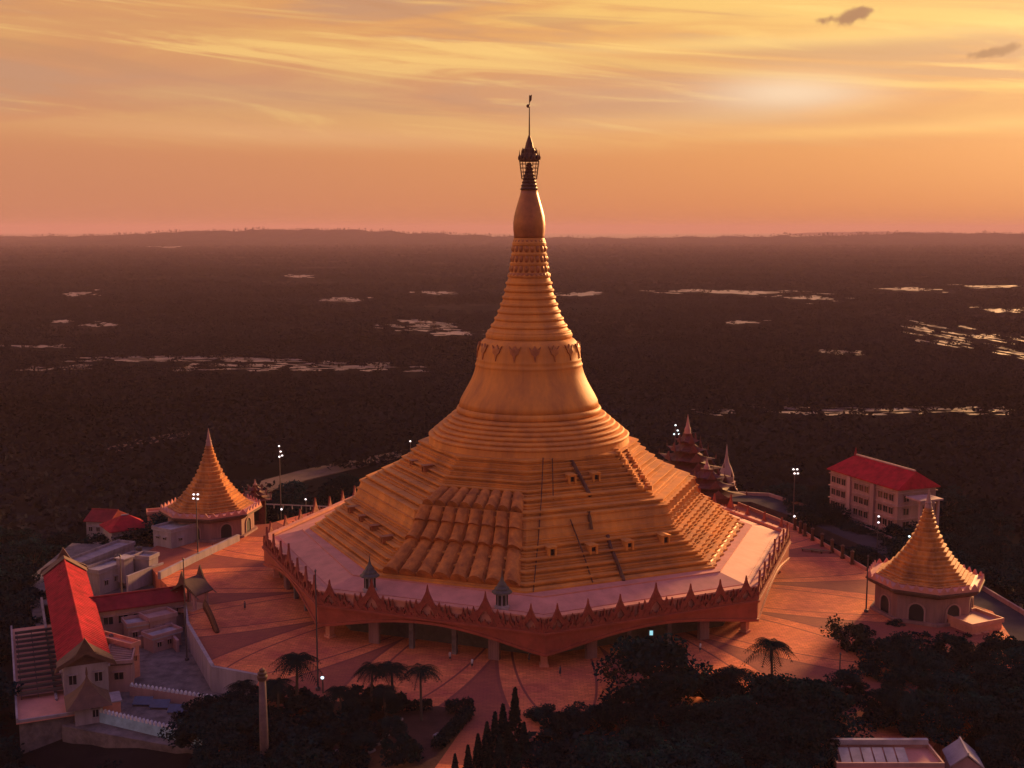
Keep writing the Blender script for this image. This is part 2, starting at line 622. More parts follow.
low = [(44.6, 9.6), (44.6, 10.3), (44.0, 10.35), (43.7, 10.5)] + steps(43.4, 10.5, 35.3, 16.6, 12, 0.12)
band = [(35.3, 16.6), (35.2, 17.2), (35.0, 17.3), (34.7, 18.2), (35.0, 18.3), (35.0, 18.55), (34.5, 18.6), (34.1, 19.7), (34.4, 19.8), (34.4, 20.15), (33.4, 20.2)]
upp = steps(32.9, 20.2, 27.5, 22.9, 5, 0.1) + steps(27.4, 22.9, 23.9, 25.6, 6, 0.09) + steps(23.8, 25.6, 21.5, 28.15, 4, 0.06) + [(18, 28.3)]
mb_low = MB().rings([body_ring(r, z, True) for r, z in low + band])
o_low = mb_low.build('lower_terraces', M['gold'], pag)
mb_upp = MB().rings([body_ring(r, z, False) for r, z in [(33.5, 20.0)] + upp])
o_upp = mb_upp.build('upper_terraces', M['gold'], pag)
bvh = BVHTree.FromPolygons([Vector(v) for v in mb_low.v] + [Vector(v) for v in mb_upp.v],
                           list(mb_low.f) + [tuple(i + len(mb_low.v) for i in f) for f in mb_upp.f])


def hit(px, py):
    r = bvh.ray_cast(CAM, ray(px, py).normalized(), 1000)
    return r[0]


# round rings between the octagon and the bell
rb, zb = prof(434, 98.5)
rt, zt = prof(411, 71.5)
ringp = [(rb + .4, 27.6)]
for i in range(6):
    r = rb + (rt - rb) * i / 6
    z = zb + (zt - zb) * i / 6
    dz = (zt - zb) / 6
    dr = (rb - rt) / 6
    ringp += [(r + .05, z), (r + .28, z + dz * .25), (r + .28, z + dz * .55), (r + .02, z + dz * .8), (r - dr * .9, z + dz * .98)]
MB().lathe(ringp, 96).build('round_terraces', M['gold_smooth'], pag)
bell = [prof(411, 71.0), prof(409.5, 72.0), prof(407.5, 72.3), prof(405.5, 71.3), prof(404.6, 69.8)]
MB().lathe(bell, 96).build('gilt_ring', M['gold_smooth'], pag, True)
bellp = [prof(y, h) for y, h in ((405, 70), (399, 68.5), (393, 65.5), (387, 62), (380, 58.2), (373, 55.2), (366, 53.2), (364.6, 53.4), (363.6, 53.8), (362.4, 53.0), (359.5, 51.9), (358.5, 52.4), (357.6, 51.6), (351, 51.2), (346, 50.2), (342, 48.2), (339, 45.6), (337.5, 43.2), (336.8, 41))]
MB().lathe(bellp, 96).build('bell', M['gold_smooth'], pag, True)
# floral pendants round the shoulder of the bell
for i in range(16):
    a = 2 * PI * i / 16 + 0.1
    m = MB()
    r_, z_ = prof(347, 50.9)
    pts = [(-1.25, 1.05), (-.55, .35), (0, 1.2), (.55, .35), (1.25, 1.05), (.75, -.35), (.25, -.8), (0, -2.0), (-.25, -.8), (-.75, -.35)]
    n = len(pts)
    f0, f1 = [], []
    for (x, zz) in pts:
        aa = a + x / r_
        rr = r_ + .12 if zz > -1 else prof(356, 51.6)[0] + .1
        rr -= max(0, zz) * .33
        f0.append(Vector(pt(aa, rr - .2, z_ + zz)))
        f1.append(Vector(pt(aa, rr + .12, z_ + zz)))
    m.rings([f0, f1], True, True, True).build('floral_pendant', M['gold_dark'], pag)

spr = []
RY = [(336.8, 43), (335, 43.4), (333, 43.2), (331.5, 41), (326, 37.4), (319, 33.8), (312, 30.6), (305, 28), (298, 25.8), (291, 23.9), (284, 22.2), (277, 20.8)]
spr += [prof(*q) for q in RY[:3]]
for (ya, ha), (yb, hb) in zip(RY[3:], RY[4:]):
    for t, d in ((0.0, .9), (.12, 1.5), (.3, 1.5), (.42, 0.2), (.85, -.3)):
        spr.append(prof(ya + (yb - ya) * t, ha + (hb - ha) * t + d))
spr.append(prof(277, 20.2))
MB().lathe(spr, 72).build('spire_rings', M['gold_smooth'], pag)
lot = [prof(*q) for q in ((277, 21.3), (275.5, 21.6), (274.5, 20.8), (272, 19.3), (266, 18.6), (264.5, 19.2), (263, 19.2), (262, 18.2), (256, 17.3), (255, 18), (253.5, 18), (252.5, 17), (246, 16.3), (245, 17), (243, 17), (241, 16), (238, 15.2))]
lt = MB().lathe(lot, 48)
lt.build('lotus_band', M['gold'], pag)
for yy, hh, nn, sz in ((275, 21.3, 26, .32), (269, 19.1, 20, .62), (259, 18.0, 20, .6), (249, 17.0, 18, .55), (241.5, 16.3, 22, .3)):
    r_, z_ = prof(yy, hh)
    rs = []
    for t in range(7):
        k_ = math.sin(PI * t / 6) ** .6
        rs.append([pt(2 * PI * i / (nn * 6), r_ - .25 + k_ * (.08 + .42 * sz * max(0, math.cos(PI * (i % 6 - 3) / 5)) ** .7 * 1.6), z_ + (t / 3 - 1) * sz * 1.5) for i in range(nn * 6)])
    MB().rings(rs).build('lotus_row', M['gold_dark'], pag)
MB().lathe([prof(*q) for q in ((238.5, 14.9), (236, 15.2), (230, 15.9), (223, 16.0), (216, 15.1), (209, 13.4), (202, 11.3), (195, 9.2), (189, 8.0))], 48).build('banana_bud', M['gold_dark'], pag, True)  # bud's shade against the sky is put into its darker gold
up = []
for i in range(8):
    y0, y1 = 190 - i * 3.4, 190 - (i + 1) * 3.4
    h0 = 8.8 - i * .82
    up += [prof(y0, h0), prof(y0 - 1.2, h0 + .3), prof(y0 - 2, h0 - .6), prof(y1, h0 - 1.1)]
MB().lathe(up, 24).build('spirelet', M['iron'], pag)
hti = [prof(*q) for q in ((161.5, 9.9), (160.5, 10.4), (158.5, 10.2), (157.5, 8.6), (154, 7.8), (153.2, 6.4), (149, 5.6), (148.2, 4.5), (143, 3.4), (139, 2.1), (135, 0.8))]
um = MB().lathe(hti, 24)
for i in range(14):
    r_, z_ = prof(160, 10.0)
    um.lathe([(.26, 0), (.34, .5), (.12, 1.0), (.01, 2.0)], 5, pt(2 * PI * i / 14, r_, z_))
for i in range(9):
    r_, z_ = prof(153.6, 6.8)
    um.lathe([(.2, 0), (.2, .4), (.01, 1.2)], 5, pt(2 * PI * i / 9, r_, z_))
um.build('umbrella_crown', M['iron'], pag)
cg = MB()
for i in range(16):
    a = 2 * PI * i / 16
    cg.tube([pt(a, *prof(161, 9.9)), pt(a, *prof(179, 7.6))], .055, 4)
for yy, hh in ((164, 9.5), (168, 9.0), (172, 8.5), (176, 8.0), (179, 7.6)):
    r_, z_ = prof(yy, hh)
    cg.tube([pt(2 * PI * i / 24, r_, z_) for i in range(25)], .05, 4)
cg.build('crown_cage', M['iron'], pag)
zt_ = prof(95, 1)[1]
z135 = prof(136, 1)[1]
MB().tube([(0, 0, z135), (0, 0, zt_)], .17, 6, .07).build('finial_rod', M['iron'], pag)
MB().ball((-.25, 0, prof(106, 1)[1]), .36, 8, 5).build('finial_ball', M['iron'], pag)
fm = MB().add([(0.02, -.05, zt_ - .2), (0.5, -.05, zt_ + .1), (0.42, -.05, zt_ - 1.0), (0.02, -.05, zt_ - 1.5), (0.02, .05, zt_ - .2), (0.5, .05, zt_ + .1), (0.42, .05, zt_ - 1.0), (0.02, .05, zt_ - 1.5)],
       [(0, 1, 2, 3), (7, 6, 5, 4), (0, 4, 5, 1), (1, 5, 6, 2), (2, 6, 7, 3), (3, 7, 4, 0)])
fm.build('finial_vane', M['iron'], pag)


# dormers, stairs and conduits fixed on the terraces
def face_az(p):
    a = math.atan2(p.x, -p.y)
    for lo, hi in ((-88, -38), (-38, -1.5), (-1.5, 48), (48, 92)):
        if math.radians(lo) <= a < math.radians(hi):
            return math.radians((lo + hi) / 2)
    return a


for i, (px, py, s) in enumerate(((550, 552, .8), (591, 550, .8), (627, 546, .8), (663, 540, .8), (570, 480, .8), (594, 478, .8),
                                 (353, 510, .62), (364, 519, .62), (375, 529, .62), (386, 540, .62), (415, 464, .62), (427, 469, .62))):
    p = hit(px, py)
    if p is None:
        continue
    az = face_az(p)
    d = MB()
    hw, hh, dp = .95 * s, 1.7 * s, 1.5 * s
    d.box(-hw, -hw + .3, -dp, 1.6, 0, hh)
    d.box(hw - .3, hw, -dp, 1.6, 0, hh)
    d.box(-hw, hw, -dp - .05, 1.6, hh - .02, hh + .28)
    d.add([(-hw - .2, -dp - .25, hh + .28), (hw + .2, -dp - .25, hh + .28), (hw + .2, 1.6, hh + .28), (-hw - .2, 1.6, hh + .28), (0, -dp - .25, hh + .62 * s), (0, 1.6, hh + .62 * s)],
          [(0, 1, 4), (2, 3, 5), (1, 2, 5, 4), (3, 0, 4, 5), (0, 3, 2, 1)])
    o = d.build('dormer', M['gold'] if px > 500 else M['gold_dark'], pag)  # left dormers coloured darker to stand for the shade of their openings
    o.location = p + Vector((0, 0, -.5))
    o.rotation_euler = (0, 0, az)
    MB().box(-hw + .3, hw - .3, -dp + .55, -dp + .7, .02, hh - .02).build('opening', M['dark'], o)


def on_face(pxs, off, r, name, m):
    pts = []
    for (a, b) in zip(pxs, pxs[1:]):
        n = max(2, int(math.hypot(a[0] - b[0], a[1] - b[1]) / 5))
        for j in range(n + (b is pxs[-1])):
            t = j / n
            p = hit(a[0] + (b[0] - a[0]) * t, a[1] + (b[1] - a[1]) * t)
            if p is not None:
                az = face_az(p)
                pts.append(p + Vector((math.sin(az), -math.cos(az), 1)).normalized() * off)
    return MB().tube(pts, r, 5).build(name, m, pag) if len(pts) > 1 else None


on_face([(568, 455), (574, 467), (590, 497)], .25, .38, 'service_ladder', M['iron'])
on_face([(588, 512), (591, 530)], .25, .34, 'service_ladder', M['iron'])
on_face([(607, 536), (610, 548), (616, 562), (625, 586)], .25, .36, 'service_ladder', M['iron'])
on_face([(570, 520), (582, 552), (594, 588)], .2, .12, 'conduit', M['iron'])
on_face([(543, 455), (541, 500), (538, 540), (533, 592)], .2, .1, 'conduit', M['iron'])
on_face([(552, 455), (553, 500)], .2, .1, 'conduit', M['iron'])
for off in (0, 9):
    pts = []
    mb = MB()
    for j in range(15):
        t = j / 14
        p = hit(617 + off + 24 * t, 451 + 37 * t)
        if p is not None:
            pts.append(p + Vector((0, 0, .1)))
            mb.box(-.55, .55, -.5, .5, -.35, .55, Matrix.Translation(p) @ Matrix.Rotation(math.radians(70), 4, 'Z'))
    mb.tube(pts, .3, 6)
    mb.build('ridge_stair', M['gold'], pag)


# ribbed cladding on the front left face: four rows of barrel ribs
def rib_row(r0, z0, r1, z1, n, bulge, lip):
    mb = MB()
    A0, A1 = PLAN[7] - 2 * PI, PLAN[0]
    am = (A0 + A1) / 2
    nrm = Vector((math.sin(am), -math.cos(am), 0))
    dn = Vector((nrm.x * (r1 - r0), nrm.y * (r1 - r0), z1 - z0)).normalized()
    side = Vector((math.cos(am), math.sin(am), 0))
    out = side.cross(dn)
    if out.z < 0:
        out = -out
    NA, NS = 8, 6
    for i in range(n):
        rs = []
        for s in range(NS + 1):
            t = s / NS
            r, z = r0 + (r1 - r0) * t, z0 + (z1 - z0) * t
            pa, pb = Vector(pt(A0, r, z)), Vector(pt(A1, r, z))
            ring = []
            for q in range(NA + 1):
                u = q / NA
                w = .03 + (i + u * .97) / n * .94
                h = bulge * math.sin(PI * u) ** .6 * (.75 + .25 * t + lip * max(0, t - .75) * 4) + .1
                ring.append(pa.lerp(pb, w) + out * h)
            ring.append(pa.lerp(pb, .03 + (i + .97) / n * .94) - out * .8)
            ring.append(pa.lerp(pb, .03 + i / n * .94) - out * .8)
            rs.append(ring)
        mb.rings(rs, True, True, True)
    return mb


for (r0, z0, r1, z1, bl, lp) in ((28.2, 22.9, 33.0, 20.75, .75, .25), (33.6, 20.8, 35.0, 18.3, .85, .35), (34.8, 18.3, 37.6, 15.3, .9, .35), (37.2, 15.2, 43.7, 10.75, .95, .12)):
    rib_row(r0, z0, r1, z1, 8, bl * 1.45, lp * 1.2).build('rib_cladding', M['ribs'], pag)

# platform ------------------------------------------------------------
PO = [math.radians(2 + 45 * i) for i in range(8)]


def oct_ring(r, z, sub=1):
    out = []
    for i in range(8):
        p, q = Vector(pt(PO[i], r, z)), Vector(pt(PO[(i + 1) % 8], r, z))
        for j in range(sub):
            out.append(p.lerp(q, j / sub))
    return out


SUB = 24


def arch_z(j, i):
    t = (j % SUB) / SUB
    return 2.5 + (2.9 if i in (7, 6, 5) else 2.3) * math.sin(PI * t) ** 1.2


def arch_ring(r, extra=0.0):
    base = oct_ring(r, 0, SUB)
    return [Vector((p.x, p.y, arch_z(j, j // SUB) + extra)) for j, p in enumerate(base)]


MB().rings([arch_ring(52.6), arch_ring(54.3), [Vector((p.x, p.y, p.z + .45)) for p in arch_ring(54.3)], [Vector((p.x, p.y, p.z + .5)) for p in arch_ring(54.0)], oct_ring(54.0, 6.0, SUB), oct_ring(54.45, 6.05, SUB), oct_ring(54.45, 6.4, SUB), oct_ring(52.6, 6.45, SUB), arch_ring(52.6)]).build('fascia_beam', M['red_fascia'], pag)
MB().rings([oct_ring(53.4, 6.3), oct_ring(53.4, 8.5), oct_ring(53.75, 8.55), oct_ring(53.75, 8.85), oct_ring(52.5, 8.9), oct_ring(52.5, 8.3)]).build('parapet', M['parapet'], pag)
MB().rings([oct_ring(52.7, 8.15), oct_ring(51.2, 8.5), oct_ring(51.2, 8.62), oct_ring(46.2, 9.75), oct_ring(46.2, 9.95), oct_ring(45.6, 9.95), oct_ring(43, 9.95)]).build('terrace_roof', M['terrace'], pag)
MB().rings([oct_ring(52.9, 5.7), oct_ring(30, 5.75)]).build('soffit', M['brownroof'], pag)  # dark colour stands for the shade beneath the platform
hall = MB().rings([oct_ring(47, 0), oct_ring(47, 5.68)])
hall.build('hall_wall', M['shrinegrey'], pag)  # enlarged to block sun under the platform; dark colour stands for shade
for i in range(8):
    p = oct_ring(51.5, 0)[i]
    m = MB().box(-.55, .55, -.55, .55, 0, 2.9).box(-.75, .75, -.75, .75, 0, .4)
    o = m.build('pillar', M['parapet'], pag)
    o.location = p
    o.rotation_euler = (0, 0, PO[i])
    q = oct_ring(51.5, 0)[(i + 1) % 8]
    az = (PO[i] + PO[(i + 1) % 8]) / 2 if i < 7 else (PO[7] + PO[0] + 2 * PI) / 2
    for t in (.22, .4, .6, .78):
        wide = t in (.22, .78)
        z1 = 2.6 + (2.9 if i in (7, 6, 5) else 2.3) * math.sin(PI * t) ** 1.2
        w = .95 if wide else .4
        m = MB().box(-w, w, -.4, .4, 0, min(z1, 5.7))
        if wide:
            for c in (-.63, -.21, .21, .63):
                m.box(c - .1, c + .1, -.5, -.35, .2, min(z1, 5.7) - .5)
        o = m.build('pillar', M['drum'] if wide else M['stone'], pag)
        o.location = p.lerp(q, t)
        o.rotation_euler = (0, 0, az)


# carved gables standing along the parapet
def gable_mesh(w, h):
    half = [(-.5, 0), (-.5, .30), (-.47, .52), (-.44, .30), (-.40, .25), (-.36, .34), (-.31, .56), (-.27, .40), (-.2, .46), (-.15, .56), (-.11, .66), (-.06, .78), (-.03, .88), (0, 1.08)]
    outer = [(x * w, z * h) for x, z in half] + [(-x * w, z * h) for x, z in half[-2::-1]]
    inner = [(-.17, .0), (-.17, .18), (-.11, .33), (0, .48), (.11, .33), (.17, .18), (.17, .0)]
    inner = [(x * w, z * h) for x, z in inner]
    bm = bmesh.new()
    loop = outer + inner[::-1]
    vs = [bm.verts.new((x, 0, z)) for x, z in loop]
    es = [bm.edges.new((vs[i], vs[(i + 1) % len(vs)])) for i in range(len(vs))]
    bmesh.ops.triangle_fill(bm, use_beauty=True, edges=es)
    r = bmesh.ops.extrude_face_region(bm, geom=list(bm.faces))
    bmesh.ops.translate(bm, vec=(0, .38, 0), verts=[v for v in r['geom'] if isinstance(v, bmesh.types.BMVert)])
    # a raised rib along the slopes
    bmesh.ops.recalc_face_normals(bm, faces=bm.faces)
    me = bpy.data.meshes.new('gable')
    bm.to_mesh(me)
    bm.free()
    me.materials.append(M['red_wood'])
    return me


G_BIG, G_MID, G_SML = gable_mesh(6.8, 5.3), gable_mesh(5.3, 4.3), gable_mesh(1.9, 2.4)
edge_len = 2 * 54 * math.sin(PI / 8)


def put_gable(me, i, t, name='gable', dz=0.0):
    p, q = Vector(pt(PO[i], 54.05, 0)), Vector(pt(PO[(i + 1) % 8], 54.05, 0))
    az = PO[i] + PI / 8
    pos = p.lerp(q, t)
    o = bpy.data.objects.new(name, me)
    COL.objects.link(o)
    o.parent = pag
    o.location = (pos.x, pos.y, 6.38 + dz)
    o.rotation_euler = (0, 0, az)
    return o


for i in range(8):
    if i == 7:
        lay = [(G_BIG, .25), (G_BIG, .5), (G_BIG, .75), (G_SML, .125), (G_SML, .345), (G_SML, .405), (G_SML, .595), (G_SML, .655), (G_MID, .94), (G_SML, .855), (G_MID, .055)]
    elif i == 0:
        lay = [(G_MID, .055), (G_MID, .19), (G_MID, .335), (G_BIG, .50), (G_MID, .665), (G_MID, .81), (G_MID, .94), (G_SML, .122), (G_SML, .262), (G_SML, .738), (G_SML, .877)]
    else:
        lay = [(G_MID, .06), (G_MID, .2), (G_MID, .345), (G_BIG, .5), (G_MID, .655), (G_MID, .8), (G_MID, .94), (G_SML, .13), (G_SML, .272), (G_SML, .728), (G_SML, .87)]
    for me, t in lay:
        put_gable(me, i, t, 'gable' if me is not G_SML else 'pinnacle')


# a low carved crest runs along the foot of the gables, one strip per side
for i in range(8):
    n = 30
    prof_ = []
    for k_ in range(n):
        for u, h_ in ((0, .25), (.18, .75), (.3, .62), (.5, 1.5 if k_ % 2 else 1.15), (.7, .62), (.82, .75)):
            prof_.append((-edge_len / 2 + (k_ + u) * edge_len / n, h_))
    prof_.append((edge_len / 2, .25))
    m = MB()
    lo = [(x, 0) for x, z in prof_]
    m.rings([[(x, 0, z) for x, z in lo], [(x, 0, z) for x, z in prof_], [(x, .22, z) for x, z in prof_], [(x, .22, z) for x, z in lo]], False)
    o = m.build('carved_crest', M['red_wood'], pag)
    p, q = Vector(pt(PO[i], 54.2, 0)), Vector(pt(PO[(i + 1) % 8], 54.2, 0))
    o.location = ((p.x + q.x) / 2, (p.y + q.y) / 2, 6.38)
    o.rotation_euler = (0, 0, PO[i] + PI / 8)


def turret(px, py):
    p = at(px, py, 8.9)
    e = MB().lathe([(1.25, -.4), (1.25, .25), (1.0, .3), (.95, 2.5), (1.15, 2.6)], 8).build('turret', M['white'], pag)
    e.location = p
    r = MB().lathe([(1.75, 2.5), (1.65, 2.75), (1.15, 3.1), (1.25, 3.15), (1.15, 3.35), (.75, 3.7), (.82, 3.75), (.7, 3.95), (.35, 4.5), (.12, 5.2), (.02, 6.3)], 8)
    r.build('turret_roof', M['shrinegrey'], e)
    w = MB()
    for kk in range(8):
        mt = Matrix.Rotation(2 * PI * (kk + .5) / 8, 4, 'Z')
        w.box(-.24, .24, -.98, -.9, .5, 2.2, mt)
    w.build('lattice_opening', M['dark'], e)
    return e


turret(370, 590)
turret(502, 607)

# ------------------------------------------------------------------ plaza
def plaza_mat():
    m = bpy.data.materials.new('plaza_paving')
    nt = ntree(m)
    N, L = nt.nodes, nt.links

    def mth(op, a, b=None, c=None):
        n = N.new('ShaderNodeMath')
        n.operation = op
        for i, x in enumerate((a, b, c)):
            if x is None:
                continue
            if isinstance(x, (int, float)):
                n.inputs[i].default_value = x
            else:
                L.new(x, n.inputs[i])
        return n.outputs[0]
    out = N.new('ShaderNodeOutputMaterial')
    b = N.new('ShaderNodeBsdfPrincipled')
    b.inputs['Roughness'].default_value = 0.8
    b.inputs['Specular IOR Level'].default_value = 0.06
    b.inputs['IOR'].default_value = 1.5
    L.new(b.outputs[0], out.inputs[0])
    tc = N.new('ShaderNodeTexCoord')
    sp = N.new('ShaderNodeSeparateXYZ')
    L.new(tc.outputs['Object'], sp.inputs[0])
    x, y = sp.outputs[0], sp.outputs[1]
    rr = mth('SQRT', mth('ADD', mth('MULTIPLY', x, x), mth('MULTIPLY', y, y)))
    th = mth('ARCTAN2', y, x)
    n = 16
    loc = mth('ABSOLUTE', mth('SUBTRACT', mth('FRACT', mth('MULTIPLY', mth('ADD', th, 2 * PI + .13), n / (2 * PI))), 0.5))     # 0 centre of a petal .. 0.5 edge
    t = mth('DIVIDE', mth('SUBTRACT', rr, 50.0), 36.0)
    w = mth('MULTIPLY', mth('POWER', mth('MAXIMUM', mth('SUBTRACT', 1.0, t), 0.0), 0.55), 0.47)
    dd = mth('SUBTRACT', w, loc)                         # >0 inside the petal
    arc = mth('MULTIPLY', mth('ABSOLUTE', dd), mth('MULTIPLY', rr, 2 * PI / n))      # metres from the outline
    line = mth('LESS_THAN', arc, 0.28)
    t2 = mth('DIVIDE', mth('SUBTRACT', rr, 50.0), 25.0)
    w2 = mth('MULTIPLY', mth('POWER', mth('MAXIMUM', mth('SUBTRACT', 1.0, t2), 0.0), 0.55), 0.33)
    arc2 = mth('MULTIPLY', mth('ABSOLUTE', mth('SUBTRACT', w2, loc)), mth('MULTIPLY', rr, 2 * PI / n))
    line2 = mth('MULTIPLY', mth('LESS_THAN', arc2, 0.2), mth('LESS_THAN', t2, 1.0))
    outside = mth('MULTIPLY', mth('LESS_THAN', dd, 0.0), mth('LESS_THAN', rr, 88.0))
    no = N.new('ShaderNodeTexNoise')
    no.inputs['Scale'].default_value = 0.12
    no.inputs['Detail'].default_value = 9
    no.inputs['Roughness'].default_value = 0.65
    L.new(tc.outputs['Object'], no.inputs[0])
    br = N.new('ShaderNodeTexBrick')
    br.inputs['Scale'].default_value = 0.45
    br.inputs['Mortar Size'].default_value = 0.02
    br.inputs['Color1'].default_value = (1, 1, 1, 1)
    br.inputs['Color2'].default_value = (.66, .66, .68, 1)
    br.inputs['Mortar'].default_value = (.45, .45, .48, 1)
    L.new(tc.outputs['Object'], br.inputs[0])
    ra = N.new('ShaderNodeMix')
    ra.data_type = 'RGBA'
    ra.inputs[6].default_value = (0.50, 0.115, 0.075, 1)
    ra.inputs[7].default_value = (0.88, 0.26, 0.095, 1)
    mr = N.new('ShaderNodeMapRange')
    mr.inputs[1].default_value, mr.inputs[2].default_value = .33, .67
    L.new(no.outputs[0], mr.inputs[0])
    L.new(mr.outputs[0], ra.inputs[0])
    m1 = N.new('ShaderNodeMix')
    m1.data_type = 'RGBA'
    m1.blend_type = 'MULTIPLY'
    m1.inputs[0].default_value = 0.8
    L.new(ra.outputs[2], m1.inputs[6])
    L.new(br.outputs[0], m1.inputs[7])
    m2 = N.new('ShaderNodeMix')
    m2.data_type = 'RGBA'
    m2.inputs[7].default_value = (0.16, 0.045, 0.045, 1)
    L.new(m1.outputs[2], m2.inputs[6])
    L.new(mth('MINIMUM', mth('ADD', mth('MULTIPLY', outside, .72), mth('MULTIPLY', mth('ADD', line, line2), .85)), .85), m2.inputs[0])
    L.new(m2.outputs[2], b.inputs['Base Color'])
    return m


PLZ = [(186, 604), (188, 622), (214, 667), (262, 676)]
pl = [at(x, y, 0) for x, y in PLZ]
pl += [Vector((-44, -100, 0)), Vector((40, -100, 0)), Vector((70, -62, 0)), Vector((81, -52, 0)), Vector((86, -24, 0)), Vector((80, -13, 0))]
FENCE = [at(866, 571, 0), at(792, 527, 0), at(738, 505, 0)]
pl += FENCE + [Vector((45, 74, 0)), Vector((-40, 74, 0)), Vector((-62, 42, 0)), Vector((-82, 34, 0)), Vector((-84, 14, 0)), at(160, 579, 0)]
pz = MB().prism([(p.x, p.y) for p in pl], -6, 0).build('plaza', plaza_mat())
tag(pz, kind='structure')

# lower court of the left group of buildings
TZ = -3.6
tp = [at(62, 726, TZ), at(205, 752, TZ), at(250, 705, TZ), at(215, 640, TZ), at(200, 575, TZ), at(170, 548, TZ), at(72, 543, TZ), at(24, 582, TZ)]
MB().prism([(p.x, p.y) for p in tp], -16, TZ).build('court_terrace', M['stone'])
tag(bpy.data.objects['court_terrace'], kind='structure')

# road behind the fence on the right
rd = [at(700, 497, -1.2), at(760, 499, -1.2), at(820, 519, -1.2), at(900, 553, -1.2), at(960, 590, -1.2), at(1040, 640, -1.2)]
rv, rf = [], []
for i, p in enumerate(rd):
    d = (rd[min(i + 1, len(rd) - 1)] - rd[max(i - 1, 0)]).normalized()
    nrm = Vector((-d.y, d.x, 0))
    if nrm.y < 0:
        nrm = -nrm
    for w in (-4.5, 4.5):
        rv.append(p + nrm * w)
    for w in (-4.5, 4.5):
        rv.append(p + nrm * w - Vector((0, 0, 8)))
for i in range(len(rd) - 1):
    a, b_ = i * 4, i * 4 + 4
    rf += [(a, b_, b_ + 1, a + 1), (a + 1, b_ + 1, b_ + 3, a + 3), (a, a + 2, b_ + 2, b_)]
tag(MB().add(rv, rf).build('road', M['asphalt']), kind='structure')
km = MB()
for i in range(len(rd) - 1):
    a, b_ = rv[i * 4 + 1], rv[i * 4 + 5]
    d = (b_ - a).normalized()
    n = Vector((-d.y, d.x, 0)) * .18
    km.add([a - n, b_ - n, b_ + n, a + n] + [q + Vector((0, 0, .9)) for q in (a - n, b_ - n, b_ + n, a + n)], [(4, 5, 6, 7), (0, 1, 5, 4), (1, 2, 6, 5), (2, 3, 7, 6), (3, 0, 4, 7)])
tag(km.build('road_wall', M['pinkwall']), 'low dark wall along the far side of the road right of the pagoda', 'wall')

# fence wall with dark posts along the right edge of the plaza
fw = MB()
for a, b_ in zip(FENCE, FENCE[1:]):
    d = (b_ - a).normalized()
    n = Vector((-d.y, d.x, 0)) * .12
    fw.add([a - n, b_ - n, b_ + n, a + n] + [q + Vector((0, 0, .8)) for q in (a - n, b_ - n, b_ + n, a + n)], [(4, 5, 6, 7), (0, 1, 5, 4), (1, 2, 6, 5), (2, 3, 7, 6), (3, 0, 4, 7)])
tag(fw.build('plaza_fence', M['parapet']), 'low salmon fence wall between the orange plaza and the road', 'fence')
posts = []
for i, px in enumerate((796, 802, 807, 815, 825, 835, 845, 854)):
    t = (px - 792) / (866 - 792)
    p = FENCE[1].lerp(FENCE[0], t) + Vector((-.4, -.9, 0))
    if not posts:
        o = thing('fence_post', 'dark upright post along the low fence at the right edge of the plaza', 'post', p, 0, 'dark posts along the right plaza fence')
        MB().box(-.28, .28, -.28, .28, 0, 2.6).box(-.4, .4, -.4, .4, 0, .3).build('shaft', M['iron'], o)
        MB().lathe([(.45, 2.6), (.45, 2.8), (.2, 2.95), (.02, 3.2)], 8).build('cap', M['iron'], o)
    else:
        o = copy_tree(posts[0])
        o.location = p
    posts.append(o)


def bench(px, py, rz, label):
    p = at(px, py, 0)
    o = thing('bench', label, 'bench', p, rz)
    MB().box(-2.4, 2.4, -.3, .3, .42, .5).build('seat', M['iron'], o)
    for sx in (-2.1, 0, 2.1):
        MB().box(sx - .08, sx + .08, -.25, .25, 0, .42).build('leg', M['iron'], o)


bench(812, 552, -.55, 'long dark bench lying nearer the pagoda of the two on the orange plaza')
bench(821, 552, -.55, 'long dark bench nearer the right fence of the two on the orange plaza')

# front garden: lawn, hedges, kerb stones, tall pillar
lw = [at(395, 712, 0), at(437, 706, 0), at(474, 712, 0), at(430, 775, 0), at(300, 790, 0), at(235, 780, 0), at(250, 735, 0), at(330, 700, 0)]
MB().prism([(p.x, p.y) for p in lw], -.3, .012).build('lawn', M['lawn'])
tag(bpy.data.objects['lawn'], kind='structure')


def hedge(name, a, b_, w, h, label):
    a, b_ = at(*a, 0), at(*b_, 0)
    L = (b_ - a).length
    o = thing(name, label, 'hedge', (a + b_) / 2, math.atan2(b_.y - a.y, b_.x - a.x))
    n = int(L * 260)
    p = np.stack([rng.uniform(-L / 2, L / 2, n), rng.uniform(-w / 2, w / 2, n), rng.uniform(0.05, 1, n) ** .6 * h], 1)
    v, f = leaf_quads(p, .17)
    fast_mesh('foliage', v, f, M['cypress'], o)
    return o


